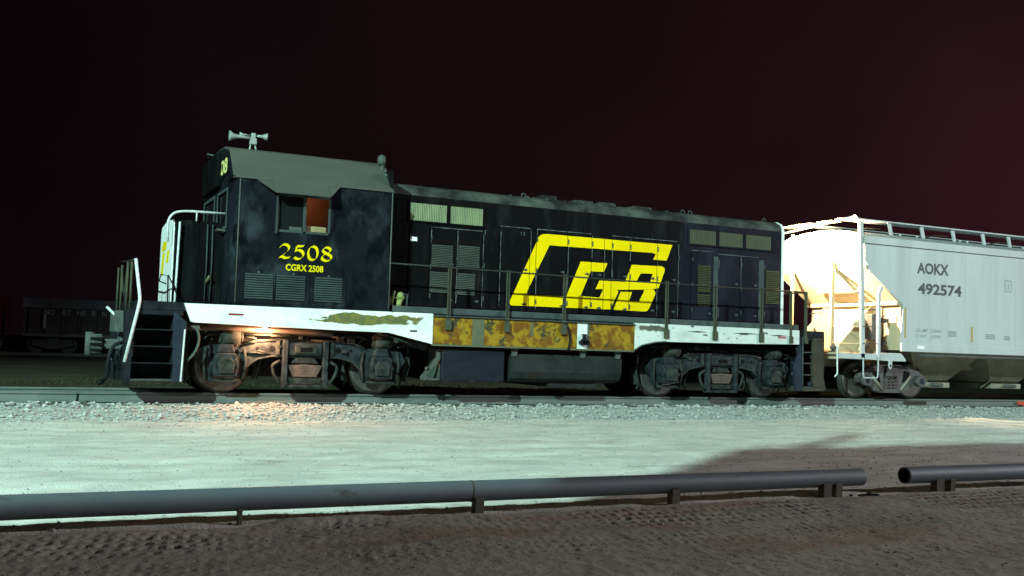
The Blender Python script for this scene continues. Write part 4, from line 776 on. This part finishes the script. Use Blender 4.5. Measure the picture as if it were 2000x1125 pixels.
for z in (2.55, 2.95, 3.35, 3.75): MB().tube([(14.49, -1.52, z), (14.49, -1.15, z)], .011, 6).build('rung', M_HOPW, HC)
for z in (1.32, 1.72): MB().tube([(14.50, -1.52, z), (14.50, -.55, z)], .011, 6).build('rung', M_HOPE, HC)
MB().tube([(14.52, -1.56, 1.0), (14.53, -1.56, .52), (14.98, -1.56, .52), (15.0, -1.56, 1.0)], .018, 6, .06).build('stirrup_step', M_HOPW, HC)
MB().tube([(13.73, -1.53, 1.60), (13.76, -1.53, .60), (13.70, -1.50, .53)], .02, 6, .04).build('uncoupling_lever', M_GRAB, HC)
MB().tube([(13.74, -1.5, 1.04), (13.74, 0, 1.06)], .014, 6).build('uncoupling_rod', M_HOPT, HC)
MB().tube([(15.70, -.6, 1.85), (14.62, -1.3, 1.15)], .014, 6).build('brake_rod', M_HOPE, HC)
# brake gear on the end deck
MB().cyl((14.70, -.95, 1.86), (15.25, -.95, 1.80), .13, 16).build('air_reservoir', M_HOPE, HC)
bg = B(15.1, 15.36, -1.25, -1.0, 1.42, 2.05).build('brake_valve', M_HOPT, HC, bevel=.02); B(15.40, 15.6, -1.30, -1.05, 1.85, 1.95).build('brake_valve_cap', M_HOPT, bg)
for x, y, h in ((15.0, -1.15, .36), (15.12, -1.0, .24), (15.45, -1.25, .42), (15.55, -1.05, .3), (14.3, -.8, .22)):
    MB().box(x-.07, x+.07, y-.07, y+.07, 1.085, 1.13).cyl((x, y, 1.12), (x+.02, y, 1.085+h), .045, 10).lathe([(-.06, 0), (-.04, .07), (.03, .08), (.06, 0)], (x+.02, y, 1.085+h*.6), 'z', 10).build('brake_fitting', M_HOPT, HC)
MB().tube([(15.46, -1.25, 1.45), (15.44, -1.25, 2.0), (15.40, -1.25, 2.22)], .02, 6).build('brake_pipe', M_HOPT, HC)
for i, (x, y, z, h) in enumerate(((14.02, -.55, 1.10, .42), (14.10, -.15, 1.10, .30), (14.05, .30, 1.10, .50), (14.2, .75, 1.10, .36))):
    MB().box(x-.12, x+.12, y-.14, y+.14, z, z+h).lathe([(-.1, .0), (-.08, .09), (.06, .11), (.09, 0)], (x-.12, y, z+h*.6), 'x', 12).tube([(x, y, z+h), (x+.02, y+.1, z+h+.14), (x+.1, y+.2, z+h+.1)], .025, 6).build('brake_housing', M_SPRING, HC, bevel=.02)
# roof walkway
rb = B(14.55, 30.25, -1.0, -.55, 4.335, 4.365).build('running_board', M_HOPW, HC); B(14.55, 30.25, .55, 1.0, 4.335, 4.355).build('running_board', M_HOPR, HC)
for i in range(15):
    x = 15.93+i*1.1-(.12 if i > 3 else 0)
    MB().prism([(x-.05, 4.335), (x+.05, 4.335), (x+.13, 4.0), (x+.05, 4.0)], -.97, -.93).build('board_support', M_HOPW, HC)
MB().tube([(14.55, 1.5, 4.15), (14.55, -1.25, 4.36)], .03, 6).build('crossover_rail', M_HOPW, HC)
for y in (-1.0, -.3, .4, 1.1): B(14.44, 14.78, y-.25, y+.25, 4.30, 4.325).build('crossover_board', M_HOPE, HC)
for i in range(6):
    x = 16.3+i*2.4
    h = MB().lathe([(0, .38), (.03, .38), (.05, .34), (.055, 0)], (x, 0, 4.10), 'z', 20).build('roof_hatch', M_HOPW, HC)
    MB().tube([(x-1.0, -.45, 4.15), (x-.7, -.5, 4.22), (x-.2, -.5, 4.24)], .014, 6).build('hatch_bar', M_HOPE, h)
    for dx in (-.05, .22, .8): MB().lathe([(-.03, 0), (0, .04), (.03, 0)], (x+dx, -.75, 4.10), 'z', 8).cyl((x+dx, -.75, 4.05), (x+dx, -.75, 4.10), .02, 6).build('hatch_clamp', M_HOPW, h)
# outlet bays under the body
for i, x in enumerate((17.9, 20.6, 24.2, 26.9)):
    a = [(x-1.5, 1.30), (x+1.3, 1.30), (x+.45, .42), (x-.55, .42)]
    top, bot = 1.2, .55
    vs = [(a[0][0], -top, 1.30), (a[1][0], -top, 1.30), (a[1][0], top, 1.30), (a[0][0], top, 1.30), (a[3][0], -bot, .42), (a[2][0], -bot, .42), (a[2][0], bot, .42), (a[3][0], bot, .42)]
    MB().add(vs, [(0, 1, 5, 4), (1, 2, 6, 5), (2, 3, 7, 6), (3, 0, 4, 7), (4, 5, 6, 7)]).build('outlet_bay', M_HOPU, HC)
    B(x-.6, x+.55, -.62, .62, .28, .42).build('outlet_gate', M_HOPU, HC, bevel=.02)
    MB().cyl((x-.1, -.95, .36), (x-.1, .95, .36), .05, 10).build('gate_shaft', M_HOPT, HC)
# lettering
ty = -1.5535
text('AOKX', .28, 1.08, lambda u, v: (16.24+u, ty, 3.07+v), .035).build('reporting_mark', M_INK, HC, fixn=False)
text('492574', .275, 1.50, lambda u, v: (16.27+u, ty, 2.57+v), .035).build('car_number', M_INK, HC, fixn=False)
tag(text('LD LMT  223600', .075, .85, lambda u, v: (16.22+u, ty, 1.66+v), .01).build('weight_stencil', M_INKF, HC, fixn=False), kind='stuff')
tag(text('LT WT    62900', .075, .85, lambda u, v: (16.20+u, ty, 1.52+v), .01).build('weight_stencil', M_INKF, HC, fixn=False), kind='stuff')
for x, z, w, h in ((17.3, 1.58, .30, .15), (18.62, 1.56, .36, .14), (19.3, 1.55, .22, .12)):
    for k in range(3): B(x, x+w, ty-.0008, ty, z+k*h/3, z+k*h/3+h/5).build('test_stencil', M_INKF, HC)
fr = MB()
for a, b, c, d in ((19.33, 19.58, 2.78, 2.80), (19.33, 19.58, 3.06, 3.08), (19.33, 19.35, 2.80, 3.06), (19.56, 19.58, 2.80, 3.06), (19.44, 19.47, 2.85, 3.0)): fr.box(a, b, ty-.0008, ty, c, d)
fr.build('notice_frame', M_INKF, HC)
B(15.84, 15.89, -1.5545, -1.55, 1.50, 2.23).build('reflector_strip', M_OCHRE, HC); B(18.11, 18.17, -1.5545, -1.55, 1.46, 1.84).build('reflector_strip', M_OCHRE, HC)
B(16.22, 16.45, -1.604, -1.60, 1.245, 1.325).build('reflector', M_REFW, HC)
# trucks
def hop_truck(cx):
    for a in (-1, 1):
        ax = cx+a*.889; make_wheel(ax, -.7525, HC, .457); make_wheel(ax, .7525, HC, .457, 1)
        MB().cyl((ax, -1.15, .457), (ax, 1.15, .457), .08, 12).build('axle', M_WHEEL, HC)
        cp = MB().cyl((ax, -1.22, .457), (ax, -1.06, .457), .135, 18).build('bearing_cap', M_HOPT, HC); MB().cyl((ax, -1.235, .457), (ax, -1.218, .457), .07, 12).build('cap_screw', M_STEPB, cp)
    half = [(0, .84), (.30, .84), (.55, .80), (.86, .70), (1.06, .62), (1.09, .50), (1.06, .40), (.98, .40), (.97, .56), (.80, .56), (.76, .36), (.56, .20), (.40, .16), (0, .16)]
    pf = [(cx+x, z) for x, z in half]+[(cx-x, z) for x, z in reversed(half[1:-1])]
    for y0, y1 in ((-1.08, -.95), (.95, 1.08)):
        lp = [pf]; f = MB().prism(pf, y0, y1).build('truck_side_frame', M_HOPT, HC, bevel=.02)
        if y0 < 0:
            h = MB()
            for s_ in (-1, 1): h.prism([(cx+s_*.36, .40), (cx+s_*.42, .70), (cx+s_*.62, .66), (cx+s_*.58, .50)], -1.088, -1.078)
            h.prism([(cx-.22, .58), (cx+.22, .58), (cx+.22, .70), (cx-.22, .70)], -1.088, -1.078); h.build('opening_shade', M_DARK, f)  # dark plates on a solid frame imitate the shade of its openings
            fl = MB()
            for s_ in (-1, 1): fl.tube([(cx+s_*.30, -1.09, .22), (cx+s_*.62, -1.09, .56)], .03, 6)
            fl.build('frame_rib', M_HOPU, f)
    for dx in (-.13, 0, .13):
        MB().tube([(cx+dx+.05*math.cos(t), -1.02-.0+.05*math.sin(t)-.06, .24+.30*t/25) for t in np.linspace(0, 25, 48)], .012, 5).build('bolster_spring', M_SPRING, HC)
    B(cx-.20, cx+.20, -1.13, 1.13, .54, .78).build('truck_bolster', M_HOPT, HC, bevel=.03)
hop_truck(15.915); hop_truck(28.885)
coupler(13.80, -1, HC, M_HOPT)

# ------------------------------------------------------------------ dark cars on the far track
ft_ = thing('railway_track', 'far railway track under the dark freight cars', None, (3, 45, -.3), kind='structure')
for y in (44.25, 45.75): B(-60, 60, y-.035, y+.035, -.34, -.13).build('rail', M_RAIL, ft_)
def far_car(name, label, cat, x0, x1, z1, m, mt, ribs, grp=None):
    t = thing(name, label, cat, ((x0+x1)/2, 45, -.13), grp)
    B(x0, x1, 43.6, 46.4, .95, z1-.55).build('body', m, t); B(x0-.04, x1+.04, 43.55, 46.45, z1-.55, z1).build('top_chord', mt, t); B(x0, x1, 43.55, 46.45, .80, .95).build('side_sill', mt, t)
    x = x0+.35
    while x < x1: B(x-.06, x+.06, 43.48, 43.6, .95, z1-.55).build('side_rib', m, t); x += ribs
    for cx in (x0+1.6, x1-1.6):
        for d in (-.85, .85):
            MB().lathe([(-.06, .46), (.06, .44), (.061, .38), (.02, .3), (.05, .12), (.05, 0)], (cx+d, 44.25, .33), 'y', 24).build('wheel', M_HOPT, t); MB().cyl((cx+d, 44.2, .33), (cx+d, 45.8, .33), .08, 8).build('axle', M_HOPT, t)
        MB().prism([(cx-1.1, .3), (cx-.3, .1), (cx+.3, .1), (cx+1.1, .3), (cx+1.0, .6), (cx-1.0, .6)], 43.95, 44.1).build('truck_side_frame', M_HOPT, t); B(cx-.3, cx+.3, 43.9, 46.1, .5, .8).build('truck_bolster', M_HOPT, t)
    return t
gc = far_car('gondola_car', 'dark gondola car with faded pale lettering on the far track', 'gondola car', -3.1, 11.6, 2.96, M_GOND, M_GONDT, .86)
for i, c in enumerate(('NO', 'RT', 'HE', 'R', 'N')):
    text(c, .30, (.52, .46, .46, .24, .24)[i], lambda u, v, i=i: ((-2.02, -1.10, -.33, .45, 1.0)[i]+u, 43.47, 2.02+v), .01).build('lettering', M_GLET, gc, fixn=False)
B(-2.05, -1.92, 43.40, 43.47, 1.25, 2.08).build('brake_post', M_GLET, gc)
far_car('boxcar', 'dull red freight car end at the left edge on the far track', 'freight car', -17.5, -3.75, 3.0, M_BOXC, M_BOXC, 1.1)

# ------------------------------------------------------------------ behind the camera: elevator building whose roofline shades the foreground, and the light masts
bd = thing('elevator_building', 'metal grain elevator building behind the camera', 'building', (-20, -26, -.72))
B(-46, -14.65, -30, -22, -.74, 11.12).build('wall', M_WALL, bd); B(-14.648, -6.0, -29, -22, -.74, 12.70).build('wall', M_WALL, bd)
B(-46.3, -14.85, -30.3, -22.05, 11.121, 11.17).build('roof', M_HOPR, bd); B(-14.6, -5.8, -29.3, -22.05, 12.701, 12.75).build('roof', M_HOPR, bd)
MB().cyl((-14.6, -22.2, 12.5), (-14.20, -22.2, 13.35), .06, 10).build('vent_pipe', M_POLE, bd)
for x in (-40, -32, -26): B(x, x+2.4, -21.995, -21.95, -.70, 2.6).build('door', M_POLE, bd)
def mast(loc, target, label):
    t = thing('floodlight_mast', label, 'light mast', (loc[0], loc[1], -.75), 'yard floodlight masts'); d = (Vector(target)-Vector(loc)).normalized()
    p = Vector(loc)-d*.6; MB().cyl((p.x, p.y, -.8), (p.x, p.y, loc[2]+.3), .16, 14, .09).build('pole', M_POLE, t)
    q = Vector(loc)-d*.12; MB().cyl(q-d*.4, q, .2, 18, .34).build('lamp_head', M_POLE, t); MB().cyl(q+d*.002, q+d*.012, .30, 18).build('lens', M_LAMP, t)
mast(FLOOD_A, (3, -5, 0), 'tall floodlight mast behind the elevator building, green white lamp')
mast(FLOOD_B, (11, -4, 1), 'tall floodlight mast far off to the right, pinkish lamp')

for o in bpy.data.objects:
    if '_o' in o: del o['_o']
